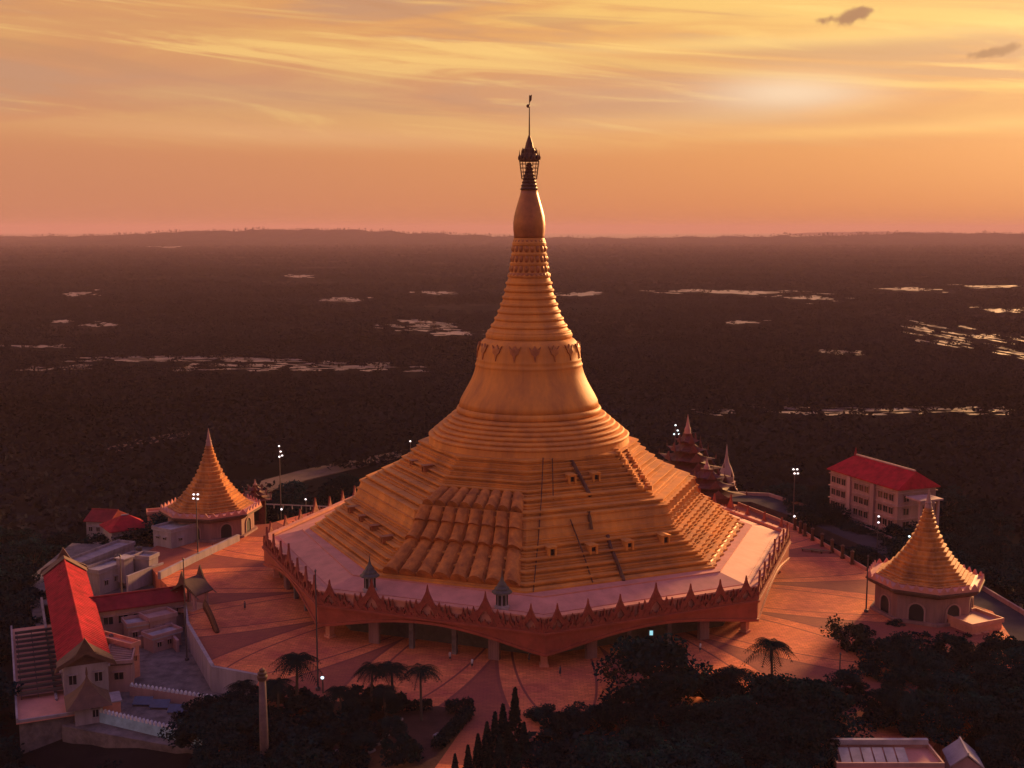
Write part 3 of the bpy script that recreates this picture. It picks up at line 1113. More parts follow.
hedge('hedge', (390, 714), (432, 710), 1.5, 1.6, 'clipped dark hedge below the three palms at the top of the red lawn')
hedge('hedge', (446, 714), (472, 710), 1.8, 1.8, 'short bushy hedge across the top right corner of the red lawn')
hedge('hedge', (470, 716), (436, 752), 1.8, 1.5, 'long dark hedge between the red lawn and the path')
kb = []
for i, (px, py) in enumerate([(400, 721), (394, 728), (387, 736), (380, 744), (372, 752), (364, 761)] + [(436, 736), (330, 701), (325, 706), (337, 696), (305, 717), (282, 729), (255, 747), (335, 753)]):
    p = at(px, py, 0)
    if not kb:
        o = tag(MB().box(-.55, .55, -.2, .2, 0, .3).box(-.5, .5, -.16, .16, .3, .34).build('kerb_stone', M['white']), 'short pale kerb stone edging the dark garden beds', 'kerb stone', 'pale kerb stones of the front garden')
    else:
        o = kb[0].copy()
        COL.objects.link(o)
    o.location = p + Vector((0, 0, .0))
    o.rotation_euler = (0, 0, math.radians(55) + R.uniform(-.1, .1))
    kb.append(o)

pp = at_y(262, 668, 152)
pil = thing('stone_column', 'tall slim pinkish stone column with a carved capital standing among the front trees', 'column', (pp.x, pp.y, ground_z(pp.x, pp.y)))
ph = pp.z - pil.location.z
MB().lathe([(.62, 1.0), (.58, ph * .5), (.46, ph - 1.7)], 16).build('shaft', M['pillar'], pil, True)
MB().lathe([(.46, ph - 1.7), (.6, ph - 1.6), (.72, ph - 1.1), (.5, ph - .9), (.62, ph - .8), (.62, ph - .6), (.35, ph - .5), (.4, ph - .2), (.05, ph)], 16).build('capital', M['brownroof'], pil)
MB().box(-1, 1, -1, 1, -1, .6).box(-.8, .8, -.8, .8, .6, 1.0).build('plinth', M['pillar'], pil)


# ------------------------------------------------------------------ small pagodas
def small_pagoda(name, label, px, py_eave, z_eave, r, ztip, rot):
    c = at(px, py_eave, z_eave)
    o = thing(name, label, 'pagoda', (c.x, c.y, 0), rot)
    H = z_eave
    n = 8

    def octr(rr, z, a0=PI / 8):
        return [pt(a0 + 2 * PI * i / n, rr, z) for i in range(n)]
    rw = r * .83
    MB().rings([octr(rw + .8, -4), octr(rw + .8, .5), octr(rw, .5), octr(rw, H - 1.1)]).build('wall', M['drum'], o)
    MB().rings([octr(rw - .3, H - 1.2), octr(rw + .5, H - 1.2), octr(r * .96, H - .7), octr(r * .96, H - .35), octr(r, H - .3), octr(r, H), octr(r - .5, H + .05), octr(rw - .5, H + .1)]).build('cornice', M['brownroof'], o)
    MB().rings([octr(r * .985, H + .02), octr(r * .985, H + .45), octr(r * .93, H + .48), octr(r * .80, H + .7)]).build('terrace', M['terrace'], o)
    T = ztip - H
    R0 = r * .82
    pr = []
    body = [(1.0, .035), (.87, .07), (.75, .125), (.63, .19), (.51, .265), (.395, .35), (.29, .44), (.205, .54), (.14, .64), (.09, .73), (.07, .79)]
    rings = []
    for (ra, za), (rb_, zb_) in zip(body, body[1:]):
        for s_ in range(2):
            t = s_ / 2
            rr = R0 * (ra + (rb_ - ra) * t)
            zz = H + T * (za + (zb_ - za) * t)
            dz = T * (zb_ - za) / 2
            rings += [(rr, zz), (rr + (.16 if s_ == 0 else .03), zz + dz * .5), (rr + (.16 if s_ == 0 else .03), zz + dz * .85), (R0 * (ra + (rb_ - ra) * (t + 1 / 2)) + .02, zz + dz * .95)]
    low_ = [q for q in rings if q[0] > R0 * .33]
    hi_ = [q for q in rings if q[0] <= R0 * .33]
    MB().rings([octr(rr, z) for rr, z in low_] + [octr(low_[-1][0] - .6, low_[-1][1])]).build('stepped_roof', M['gold_dull'], o)
    MB().lathe([(hi_[0][0] + .2, low_[-1][1] - .3)] + hi_, 24).build('spire', M['gold_dull'], o)
    MB().lathe([(R0 * .085, H + T * .77), (R0 * .075, H + T * .80), (R0 * .06, H + T * .83), (R0 * .07, H + T * .84), (R0 * .05, H + T * .86), (R0 * .03, H + T * .92), (.03, H + T)], 12).build('finial', M['pinkwall'], o)
    # rim ornaments
    rim = MB()
    for i in range(n):
        a, b_ = Vector(octr(r * .975, H)[i]), Vector(octr(r * .975, H)[(i + 1) % n])
        d = (b_ - a).normalized()
        for j in range(5):
            q = a.lerp(b_, (j + .5) / 5)
            nn = Vector((q.x, q.y, 0)).normalized() * .12
            w = (b_ - a).length / 10
            base = [q - d * w, q - d * w * .55 + Vector((0, 0, .7)), q + Vector((0, 0, 1.35)), q + d * w * .55 + Vector((0, 0, .7)), q + d * w]
            rim.rings([[p + nn for p in base], [p - nn for p in base]], True, True, True)
    rim.build('rim_ornament', M['terrace'], o)
    # arched openings
    for i in range(n):
        a = 2 * PI * i / n + PI / 4
        ap = rw * math.cos(PI / 8)
        arch = [(-1.3, .1), (1.3, .1), (1.3, 1.9)] + [(1.3 * math.cos(k_ * PI / 8), 1.9 + 1.3 * math.sin(k_ * PI / 8)) for k_ in range(1, 8)] + [(-1.3, 1.9)]
        fr = MB()
        ou = [(x * 1.22, .1 if z < .2 else z + .2) for x, z in arch]
        fr.rings([[(x, -.22, z) for x, z in ou], [(x, -.22, z) for x, z in arch], [(x, .1, z) for x, z in arch]])
        fr.rings([[(x, .1, z) for x, z in ou], [(x, -.22, z) for x, z in ou]])
        f_ = fr.build('door_frame', M['pinkwall'], o)
        f_.location = pt(a, ap, .45)
        f_.rotation_euler = (0, 0, a)
        MB().rings([[(x, -.06, z) for x, z in arch], [(x, .06, z) for x, z in arch]], True, True, True).build('doorway', M['dark'], f_)
    return o, c


spL, cL = small_pagoda('small_pagoda', 'small golden pagoda left of the great one, beside the white buildings', 211, 508, 5.6, 11.8, 24.6, math.radians(-10))
spR, cR = small_pagoda('small_pagoda', 'small golden pagoda at the right edge of the plaza, seen above the dark trees', 925, 578, 6.2, 10.8, 23.2, math.radians(17))
# pair of floodlights hung before the roof of the left one
# ------------------------------------------------------------------ tiered red towers
def tiered_tower(name, label, loc, w, h, rz, tiers, body_h):
    o = thing(name, label, 'tower', loc, rz)
    MB().box(-w * .42, w * .42, -w * .42, w * .42, -2, body_h).build('body', M['red_dark'], o)
    for s in range(4):
        b = MB().box(-w * .13, w * .13, -w * .45, -w * .4, 0, body_h * .7).build('doorway', M['dark'], o)
        b.rotation_euler = (0, 0, s * PI / 2)
    z = body_h
    for i in range(tiers):
        f = 1 - i / (tiers + .6)
        ww = w * .62 * f
        th = (h - body_h) * .68 / tiers
        m = MB()
        # concave hipped roof with upturned corner horns
        rs = []
        for t in (0, .35, .7, 1):
            e = ww * (1 - t * .62 + .12 * (1 - t) ** 3)
            zz = z + th * (.75 * t ** 1.3)
            ring = []
            for cx, cy in ((-1, -1), (0, -1), (1, -1), (1, 0), (1, 1), (0, 1), (-1, 1), (-1, 0)):
                up_ = th * .35 * (1 - t) ** 2 if cx and cy else 0
                ring.append((cx * e, cy * e, zz + up_))
            rs.append(ring)
        m.rings(rs, True, True, True)
        for cx, cy in ((-1, -1), (1, -1), (1, 1), (-1, 1)):
            m.lathe([(.22 * f + .06, 0), (.16 * f, th * .35), (.01, th * .8)], 5, (cx * ww * 1.1, cy * ww * 1.1, z + th * .3))
        for s in range(4):
            mt = Matrix.Rotation(s * PI / 2, 4, 'Z')
            gw = ww * .42
            pts = [Vector((-gw, -ww * 1.12, z)), Vector((gw, -ww * 1.12, z)), Vector((gw * .4, -ww * 1.1, z + th * .5)), Vector((0, -ww * 1.08, z + th * 1.05)), Vector((-gw * .4, -ww * 1.1, z + th * .5))]
            m.rings([[mt @ p for p in pts], [mt @ (p + Vector((0, .3, 0))) for p in pts]], True, True, True)
        m.build('roof_tier', M['red_dark'], o)
        MB().box(-ww * .40, ww * .40, -ww * .40, ww * .40, z + th * .5, z + th + .1).build('clerestory', M['red_dark'], o)
        z += th
    MB().lathe([(w * .07, z), (w * .065, z + (h - z) * .25), (w * .04, z + (h - z) * .4), (w * .02, z + (h - z) * .7), (.03, h)], 10).build('finial', M['pinkwall'], o)
    return o


p = at_y(688, 414, 305)
tiered_tower('tiered_tower', 'tall red tower of stacked ornate roofs rising behind the right shoulder of the great pagoda', (p.x, p.y, -1), 12.5, p.z + 1, .3, 5, 8)
p = at_y(707, 458, 296)
tiered_tower('tiered_gatehouse', 'lower red gatehouse with tiered roofs right beside the tall red tower', (p.x, p.y, -2), 11, p.z + 2, .25, 3, 6.5)
p = at_y(255, 479, 290)
tiered_tower('tiered_shrine', 'small red shrine with spiky tiered roofs peeping out behind the left small pagoda', (p.x, p.y, 0), 5.5, p.z, .2, 3, 5.0)
p = at_y(727, 444, 345)
st = thing('white_stupa', 'little pale stupa standing in the dark wood right of the tall red tower', 'stupa', (p.x, p.y, PLAIN + 4))
hh = p.z - PLAIN - 4
MB().lathe([(3.4, -3), (3.4, hh * .18), (2.9, hh * .2), (2.9, hh * .32)], 8).build('base', M['pinkwall'], st)
MB().lathe([(2.2, hh * .32), (2.3, hh * .42), (1.6, hh * .55), (.8, hh * .66), (.35, hh * .8), (.03, hh)], 20).build('dome', M['pinkwall'], st, True)


# ------------------------------------------------------------------ buildings
def frame_px(p0, p1, z):
    a, b_ = at(*p0, z), at(*p1, z)
    d = b_ - a
    return a, d.length, math.atan2(d.y, d.x)


WIN = {}


def window(o, x, y, z, w, h, rz, fm='white', name='window'):
    key = (round(w, 2), round(h, 2), fm, name)
    if key not in WIN:
        f = MB().box(-w / 2 - .1, w / 2 + .1, -.12, .05, -h / 2 - .1, -h / 2).box(-w / 2 - .1, w / 2 + .1, -.12, .05, h / 2, h / 2 + .1)
        f.box(-w / 2 - .1, -w / 2, -.12, .05, -h / 2, h / 2).box(w / 2, w / 2 + .1, -.12, .05, -h / 2, h / 2)
        f.box(-.04, .04, -.10, .05, -h / 2, h / 2)
        f.box(-w / 2 - .25, w / 2 + .25, -.5, .05, h / 2 + .1, h / 2 + .2)
        WIN[key] = f.build(name, M[fm], o)
        q = WIN[key]
        MB().box(-w / 2, w / 2, -.03, .04, -h / 2, h / 2).build('pane', M['glass'], q)
    else:
        q = copy_tree(WIN[key], o)
    q.parent = o
    q.location = (x, y, z)
    q.rotation_euler = (0, 0, rz)
    return q


def block(name, label, p0, p1, ztop, zbase, depth, wall='white', roof='flat', roofmat='greyroof', rise=2.0, over=.5, wins=(), parapet=True, cat='building', L=None):
    """p0-p1: photo pixels of the front top edge; depth runs to the left of p0->p1 (away from the camera)"""
    a, LL, rz = frame_px(p0, p1, ztop)
    L = L or LL
    o = thing(name, label, cat, (a.x, a.y, zbase), rz)
    H = ztop - zbase
    W = depth
    MB().box(0, L, 0, W, -3, H).build('wall', M[wall], o)
    if roof == 'flat':
        MB().box(-.25, L + .25, -.25, W + .25, H, H + .25).build('roof', M[roofmat], o)
        if parapet:
            m = MB()
            m.box(-.25, L + .25, -.25, -.02, H + .25, H + .8).box(-.25, L + .25, W + .02, W + .25, H + .25, H + .8)
            m.box(-.25, -.02, -.02, W + .02, H + .25, H + .8).box(L + .02, L + .25, -.02, W + .02, H + .25, H + .8)
            m.build('parapet', M[wall], o)
    else:
        v0, v1, v2, v3 = (-over, -over), (L + over, -over), (L + over, W + over), (-over, W + over)
        if roof == 'gable':
            r0, r1 = (-over, W / 2), (L + over, W / 2)
        elif roof == 'gablev':
            r0, r1 = None, None
        else:
            r0, r1 = (min(L, W) * .42, W / 2), (L - min(L, W) * .42, W / 2)
        z0 = H - .1
        if roof == 'gablev':       # ridge along the depth
            q = [(-over, -over, z0), (L / 2, -over, z0 + rise), (L + over, -over, z0), (-over, W + over, z0), (L / 2, W + over, z0 + rise), (L + over, W + over, z0)]
            vs = q + [(x, y, z + .22) for x, y, z in q]
            fs = [(0, 1, 4, 3), (1, 2, 5, 4), (6, 9, 10, 7), (7, 10, 11, 8), (0, 6, 7, 1), (1, 7, 8, 2), (3, 4, 10, 9), (4, 5, 11, 10), (0, 3, 9, 6), (2, 8, 11, 5)]
            rb_ = MB().add(vs, fs).build('roof', M[roofmat], o)
            for yy in (0, W - .3):
                zr = H + rise * L / (L + 2 * over) - .15
                MB().add([(0, yy, H), (L, yy, H), (L / 2, yy, zr), (0, yy + .3, H), (L, yy + .3, H), (L / 2, yy + .3, zr)], [(0, 1, 2), (5, 4, 3), (0, 2, 5, 3), (1, 4, 5, 2)]).build('gable_wall', M[wall], o)
            MB().tube([(L / 2, -over, z0 + rise + .25), (L / 2, W + over, z0 + rise + .25)], .18, 6).build('ridge_cap', M[roofmat], rb_)
        else:
            vs = [(*v0, z0), (*v1, z0), (*v2, z0), (*v3, z0), (*r0, z0 + rise), (*r1, z0 + rise)]
            vs = vs + [(x, y, z + .22) for x, y, z in vs]
            fs = [(6, 7, 11, 10), (8, 9, 10, 11), (7, 8, 11), (9, 6, 10), (0, 4, 5, 1), (2, 5, 4, 3), (1, 5, 2), (3, 4, 0), (0, 1, 7, 6), (1, 2, 8, 7), (2, 3, 9, 8), (3, 0, 6, 9)]
            rb_ = MB().add(vs, fs).build('roof', M[roofmat], o)
            MB().tube([(r0[0], W / 2, z0 + rise + .25), (r1[0], W / 2, z0 + rise + .25)], .2, 6).build('ridge_cap', M[wall] if roof == 'hip' else M[roofmat], rb_)
            if roof == 'gable':
                for xx in (0, L - .3):
                    MB().add([(xx, 0, H), (xx, W, H), (xx, W / 2, H + rise - .35), (xx + .3, 0, H), (xx + .3, W, H), (xx + .3, W / 2, H + rise - .35)],
                             [(0, 1, 2), (3, 5, 4), (0, 2, 5, 3), (1, 4, 5, 2)]).build('gable_wall', M[wall], o)
    for (face, pos, z, w, h) in wins:
        if face == 'f':
            window(o, pos, 0, z, w, h, 0, wall)
        elif face == 'l':
            window(o, 0, W - pos, z, w, h, -PI / 2, wall)
        elif face == 'r':
            window(o, L, pos, z, w, h, PI / 2, wall)
    return o, L, W, H


# right: four storey block with the red roof
b4, L4, W4, H4 = None, 0, 0, 0
a4 = at(829, 521, -3.6)
c4 = at(896, 546, -3.6)
L_ = (c4 - a4).length
rz4 = math.atan2(c4.y - a4.y, c4.x - a4.x)
b4 = thing('hostel_block', 'four storey pink block with a bright red hipped roof in the trees on the right', 'building', a4, rz4)
H4, W4 = 13.4, 11.0
MB().box(0, L_, 0, W4, -3, H4).build('wall', M['blockwall'], b4)
for fl in range(1, 5):
    MB().box(-.35, L_ + .35, -.35, W4 + .35, fl * 3.15 - .12, fl * 3.15 + .12).build('floor_band', M['blockwall'], b4)
for (xa, xb) in ((0.3, 6.6), (9.3, 15.6), (18.4, L_ - .4)):
    for fl in range(4):
        if fl < 3:
            pass
        for kx in range(3):
            window(b4, xa + 1.1 + kx * 2.0, 0, fl * 3.15 + 1.75, 1.5, 1.55, 0, 'blockwall')
for xa in (7.9, 17.0):
    MB().box(xa - .7, xa + .7, -.6, .1, -3, H4 - .2).build('stair_bay', M['blockwall'], b4)
for fl in range(4):
    window(b4, L_, 2.4, fl * 3.15 + 1.75, 1.5, 1.5, PI / 2, 'blockwall')
    window(b4, L_, 8.2, fl * 3.15 + 1.75, 1.5, 1.5, PI / 2, 'blockwall')
v = [(-.7, -.7), (L_ + .7, -.7), (L_ + .7, W4 + .7), (-.7, W4 + .7), (2.6, W4 / 2), (L_ - .6, W4 / 2)]
zz = [H4] * 4 + [H4 + 3.7] * 2
vs = [(x, y, z) for (x, y), z in zip(v, zz)] + [(x, y, z + .25) for (x, y), z in zip(v, zz)]
rf4 = MB().add(vs, [(6, 7, 11, 10), (8, 9, 10, 11), (7, 8, 11), (9, 6, 10), (0, 4, 5, 1), (2, 5, 4, 3), (1, 5, 2), (3, 4, 0), (0, 1, 7, 6), (1, 2, 8, 7), (2, 3, 9, 8), (3, 0, 6, 9)]).build('roof', M['redroof'], b4)
MB().tube([(2.6, W4 / 2, H4 + 4.0), (L_ - 1, W4 / 2, H4 + 4.0)], .28, 6).build('ridge_cap', M['blockwall'], rf4)
MB().lathe([(.5, 0), (.35, .6), (.05, 2.0)], 6, (2.6, W4 / 2, H4 + 3.9)).build('finial', M['maroon'], rf4)
MB().box(-2.6, -1.0, 1, 5, H4 - .5, H4 - .2).build('canopy', M['white'], b4)
# open porch tower at its right end
MB().box(L_ + 1.4, L_ + 6.6, 1.0, 7.5, H4 - 1.6, H4 - 1.2).build('porch_roof', M['blockwall'], b4)
for yy in (1.6, 6.6):
    MB().box(L_ + 5.2, L_ + 5.8, yy, yy + .6, -3, H4 - 1.6).build('porch_post', M['blockwall'], b4)

# left: long red roofed hall
ha, hb = at(61, 668, 3.0), at(45, 573, 3.0)
ax = (hb - ha)
hl = ax.length
rzh = math.atan2(ax.y, ax.x) - PI / 2
hall_o = thing('long_hall', 'long white hall with a bright red gabled roof on the far left', 'building', (ha.x, ha.y, TZ), rzh)
HW, HH = 7.2, 6.6
MB().box(.3, HW - .3, 0, hl, -.5, HH).build('wall', M['white'], hall_o)
q = [(-.4, -.8, HH - .2), (HW / 2, -.8, HH + 2.6), (HW + .4, -.8, HH - .2), (-.4, hl + .8, HH - .2), (HW / 2, hl + .8, HH + 2.6), (HW + .4, hl + .8, HH - .2)]
rh = MB().add(q + [(x, y, z + .25) for x, y, z in q], [(0, 1, 4, 3), (1, 2, 5, 4), (6, 9, 10, 7), (7, 10, 11, 8), (0, 6, 7, 1), (1, 7, 8, 2), (3, 4, 10, 9), (4, 5, 11, 10), (0, 3, 9, 6), (2, 8, 11, 5)]).build('roof', M['redroof'], hall_o)
m = MB()
for i in range(int(hl / 1.1)):
    y = i * 1.1
    m.tube([(-.4, y, HH + .07), (HW / 2, y, HH + 2.87), (HW + .4, y, HH + .07)], .035, 4)
m.build('seam', M['maroon'], rh)
MB().tube([(HW / 2, -.8, HH + 2.9), (HW / 2, hl + .8, HH + 2.9)], .16, 6).build('ridge_cap', M['redroof'], rh)
for yy in (-1.1, hl + .5):
    g_ = MB()
    e0 = [(-1.0, HH - .4), (-.6, HH + .5), (HW * .3, HH + 2.0), (HW / 2, HH + 4.6), (HW * .7, HH + 2.0), (HW + .6, HH + .5), (HW + 1.0, HH - .4), (HW / 2, HH + 2.0)]
    g_.rings([[(x, yy, z) for x, z in e0], [(x, yy + .6, z) for x, z in e0]], True, False, False)
    g_.add([(x, yy, z) for x, z in e0] + [(x, yy + .6, z) for x, z in e0], [(0, 1, 2, 7), (2, 3, 7), (3, 4, 7), (4, 5, 6, 7), (8, 15, 10, 9), (10, 15, 11), (11, 15, 12), (12, 15, 14, 13)])
    # short brown roof behind the board
    s_ = 1 if yy < 0 else -1
    w0 = [(-.6, HH + .15), (HW / 2, HH + 3.2), (HW + .6, HH + .15)]
    ya, yb = (yy + .3, yy + .3 + s_ * 3.2)
    g_.add([(x, ya, z) for x, z in w0] + [(x, yb, z) for x, z in w0], [(0, 1, 4, 3), (1, 2, 5, 4)])
    g_.build('gable_board', M['brownroof'], hall_o)
MB().add([(.3, 0, HH), (HW - .3, 0, HH), (HW / 2, 0, HH + 2.4), (.3, .3, HH), (HW - .3, .3, HH), (HW / 2, .3, HH + 2.4)], [(0, 1, 2), (3, 5, 4), (0, 2, 5, 3), (1, 4, 5, 2)]).build('gable_wall', M['brownroof'], hall_o)
for kx, zz in ((1.6, 4.4), (5.4, 4.4)):
    window(hall_o, kx, 0, zz, 1.1, 1.5, 0, 'white')
for i in range(12):
    window(hall_o, .3, 3 + i * 4.1, 4.2, 1.6, 1.5, -PI / 2, 'white')
    window(hall_o, HW - .3, 3 + i * 4.1, 4.2, 1.6, 1.5, PI / 2, 'white')
m = MB()
for i in range(13):
    m.box(-1.0, -.8, i * hl / 13, i * hl / 13 + .25, -.5, 1.7)
m.box(-1.1, -.7, 0, hl, .9, 1.02).box(-1.1, -.7, 0, hl, 1.6, 1.75).box(-1.0, .3, 0, hl, -.5, .0)
m.build('gallery', M['white'], hall_o)
RZC = rzh

# solar annex, panels are things lying on its roof
sa, sb = at(19, 722, -2.2), at(64, 724, -2.2)
SL = hl * .80
ann = thing('flat_annex', 'flat roofed annex below the long red hall, carrying rows of solar panels', 'building', (sa.x, sa.y, -12), rzh)
SWd = 8.6
MB().box(0, SWd, 0, SL, -4, 9.6).build('wall', M['stone'], ann)
MB().box(-.4, SWd + .4, -.4, SL + .4, 9.6, 9.8).build('roof', M['terrace'], ann)
m = MB().box(-.4, -.1, -.4, SL + .4, 9.8, 10.5).box(-.1, SWd + .4, -.4, -.1, 9.8, 10.2)
m.build('parapet', M['white'], ann)
Rm = Matrix.Translation((sa.x, sa.y, 0)) @ Matrix.Rotation(rzh, 4, 'Z')
sp0 = None
for i in range(13):
    y = 9.5 + i * 2.55
    if y > SL - 1:
        break
    loc = Rm @ Vector((SWd / 2 - .1, y, -2.18))
    if sp0 is None:
        sp0 = thing('solar_panel', 'long bluish solar panel row on the flat roof left of the long red hall', 'solar panel', loc, rzh, 'solar panel rows on the left annex roof')
        sl = MB()
        for kx in range(8):
            x0 = -3.9 + kx * .98
            sl.add([(x0, -.75, 1.15), (x0 + .96, -.75, 1.15), (x0 + .96, .7, .3), (x0, .7, .3), (x0, -.75, 1.21), (x0 + .96, -.75, 1.21), (x0 + .96, .7, .36), (x0, .7, .36)],
                   [(3, 2, 1, 0), (4, 5, 6, 7), (0, 1, 5, 4), (1, 2, 6, 5), (2, 3, 7, 6), (3, 0, 4, 7)])
        sl.build('cells', M['solar'], sp0)
        fr = MB()
        for kx in (-3.6, -1.2, 1.2, 3.6):
            fr.box(kx - .05, kx + .05, .6, .7, 0, .3).box(kx - .05, kx + .05, -.75, -.65, 0, 1.1)
        fr.box(-3.95, 3.95, -.95, -.76, .75, 1.25)
        fr.build('frame', M['steel'], sp0)
    else:
        o = copy_tree(sp0)
        o.location = loc

# small pavilion with the curved pyramid roof, in front of the hall
pc = at(88, 704, -1.2)
pav = thing('pavilion', 'small pavilion with a dark curved pyramid roof in front of the long red hall', 'pavilion', (pc.x, pc.y, TZ), rzh)
MB().box(-2.0, 2.0, -2.0, 2.0, -.5, 3.0).build('wall', M['white'], pav)
rs = []
for t in (0, .15, .35, .6, .85, 1):
    e = 3.2 * ((1 - t) ** 1.7) + .06
    z = 2.9 + 4.2 * t
    rs.append([(-e, -e, z), (e, -e, z), (e, e, z), (-e, e, z)])
rp = MB().rings(rs, True, True, True).build('roof', M['brownroof'], pav)
MB().lathe([(.18, 7.0), (.2, 7.4), (.05, 8.3)], 6).build('finial', M['brownroof'], rp)
window(pav, .9, -2.0, 1.6, .8, 1.2, 0, 'white')
MB().box(2.0, 4.6, -1.6, 2.0, -.5, 2.7).build('side_room', M['parapet'], pav)
MB().box(1.9, 4.8, -1.8, 2.2, 2.7, 2.9).build('side_roof', M['white'], pav)


def cren_wall(p0, p1, z, h, label, m1):
    a, b_ = at(*p0, z), at(*p1, z)
    d = b_ - a
    L = d.length
    o = thing('crenellated_wall', label, 'wall', (a.x, a.y, z - h), math.atan2(d.y, d.x))
    MB().box(0, L, -.18, .18, -1, h).build('wall_face', M[m1], o)
    m = MB()
    n = int(L / .75)
    for i in range(n):
        x = (i + .15) * L / n
        w = L / n * .55
        m.add([(x, -.2, h), (x + w, -.2, h), (x + w, -.2, h + .3), (x + w / 2, -.2, h + .62), (x, -.2, h + .3), (x, .2, h), (x + w, .2, h), (x + w, .2, h + .3), (x + w / 2, .2, h + .62), (x, .2, h + .3)],
              [(0, 1, 2, 3, 4), (9, 8, 7, 6, 5), (1, 6, 7, 2), (2, 7, 8, 3), (3, 8, 9, 4), (4, 9, 5, 0)])
    m.build('merlons', M['limewash'], o)


cren_wall((96, 711), (206, 737), -2.0, 1.5, 'bluish crenellated wall along the front edge of the lower court', 'bluewall')
cren_wall((130, 686), (222, 700), -2.0, 1.4, 'pale crenellated wall at the back of the solar strip in the lower court', 'pinkwall')
fp = None
for i, (px, py) in enumerate(((143, 705), (160, 708), (178, 713), (196, 717), (212, 720))):
    loc = at(px, py, TZ)
    if fp is None:
        fp = thing('court_panel', 'dark tilted panel between the two crenellated walls of the lower court', 'solar panel', loc, rzh - .45, 'dark panels in the lower court')
        MB().add([(-1.5, -.7, .3), (1.5, -.7, .3), (1.5, .7, 1.1), (-1.5, .7, 1.1), (-1.5, -.7, .37), (1.5, -.7, .37), (1.5, .7, 1.17), (-1.5, .7, 1.17)], [(3, 2, 1, 0), (4, 5, 6, 7), (0, 1, 5, 4), (1, 2, 6, 5), (2, 3, 7, 6), (3, 0, 4, 7)]).build('cells', M['solar'], fp)
        MB().box(-1.3, -1.2, .5, .6, 0, 1).box(1.2, 1.3, .5, .6, 0, 1).box(-1.3, -1.2, -.6, -.5, 0, .35).box(1.2, 1.3, -.6, -.5, 0, .35).build('frame', M['steel'], fp)
    else:
        o = copy_tree(fp)
        o.location = loc

# white plaza retaining wall on the left
def wall_px(name, pts, z, h, thick, m, label, top=0.0):
    mb = MB()
    P = [at(x, y, z) for x, y in pts]
    for a, b_ in zip(P, P[1:]):
        d = (b_ - a).normalized()
        n = Vector((-d.y, d.x, 0)) * thick / 2
        e = d * thick * .3
        mb.add([a - n - e, b_ - n + e, b_ + n + e, a + n - e] + [q + Vector((0, 0, h + top)) for q in (a - n - e, b_ - n + e, b_ + n + e, a + n - e)],
               [(4, 5, 6, 7), (0, 1, 5, 4), (1, 2, 6, 5), (2, 3, 7, 6), (3, 0, 4, 7)])
    return tag(mb.build(name, m), label, 'wall')


def retain(name, pts, zt, zb, thick, m, label):
    mb = MB()
    P = [at(x, y, zt) for x, y in pts]
    for a, b_ in zip(P, P[1:]):
        d = (b_ - a).normalized()
        n = Vector((-d.y, d.x, 0)) * thick / 2
        e = d * thick * .2
        dz = Vector((0, 0, zb - zt))
        c = (a - n - e, b_ - n + e, b_ + n + e, a + n - e)
        mb.add([q + dz for q in c] + list(c), [(4, 5, 6, 7), (0, 1, 5, 4), (1, 2, 6, 5), (2, 3, 7, 6), (3, 0, 4, 7)])
    return tag(mb.build(name, m), label, 'wall')


retain('retaining_wall', [(185, 603), (187, 621), (213, 666), (262, 675)], .6, -4.5, .6, M['white'], 'whitewashed retaining wall at the left edge of the plaza, above the lower court')
wall_px('parapet_wall', [(160, 579), (198, 560), (238, 541)], 0, 1.5, .7, M['white'], 'long pale parapet wall running from the left small pagoda to the white buildings')
wall_px('court_wall', [(128, 592), (163, 578)], -3, 3.4, .5, M['white'], 'short pale wall before the low white building')

# white buildings
block('white_block', 'tall white two storey block beside the left small pagoda', (171, 533), (197, 526), 3.6, TZ, 6.0, 'white', 'flat', wins=[('f', 2.6, 5.2, .8, .5), ('f', 4.6, 2.6, 1, 1), ('l', 1.6, 5.6, 1.0, .5), ('l', 3.8, 5.6, 1, .5), ('l', 1.6, 2.8, 1.0, .5), ('l', 3.8, 2.8, 1, .5)])
block('white_rooms', 'low white row of rooms with small dark windows left of the tall white block', (99, 574), (149, 557), .9, TZ, 4.2, 'white', 'flat', wins=[('f', 1.8, 2.2, .9, 1), ('f', 4.6, 2.4, 1.2, 1), ('f', 6.6, 2.4, 1.2, 1), ('f', 10.5, 2.4, 1.2, 1)])
block('white_shed', 'long narrow white building at the back, behind the low row of rooms', (80, 566), (134, 545), .6, TZ, 4.2, 'white', 'flat', roofmat='white', wins=[('f', 2 + k_ * 2.2, 2.4, 1.2, 1.1) for k_ in range(5)])
block('red_hip_house', 'house with a bright red hipped roof behind the white buildings', (112, 532), (148, 527), -.4, -9, 8.0, 'white', 'hip', 'redroof', 2.6, .7, wins=[('f', 1.6, 6.8, 1, 1.1), ('f', 4, 6.8, 1, 1.1), ('f', 6.4, 6.8, 1, 1.1)])
block('maroon_house', 'white house with a dull maroon roof at the far left behind the others', (86, 521), (109, 522), -2.4, -10, 8.0, 'white', 'gable', 'maroon', 2.0, .5, wins=[('f', 1.2, 5.6, .9, 1.1), ('f', 3.2, 5.6, .9, 1.1)])
block('pink_tank_room', 'little salmon box room between the red hipped roof and the left small pagoda', (148, 515), (161, 514), 2.2, -6, 3.2, 'parapet', 'flat', roofmat='terrace', wins=[('f', 1.4, 6.4, .8, .8)])

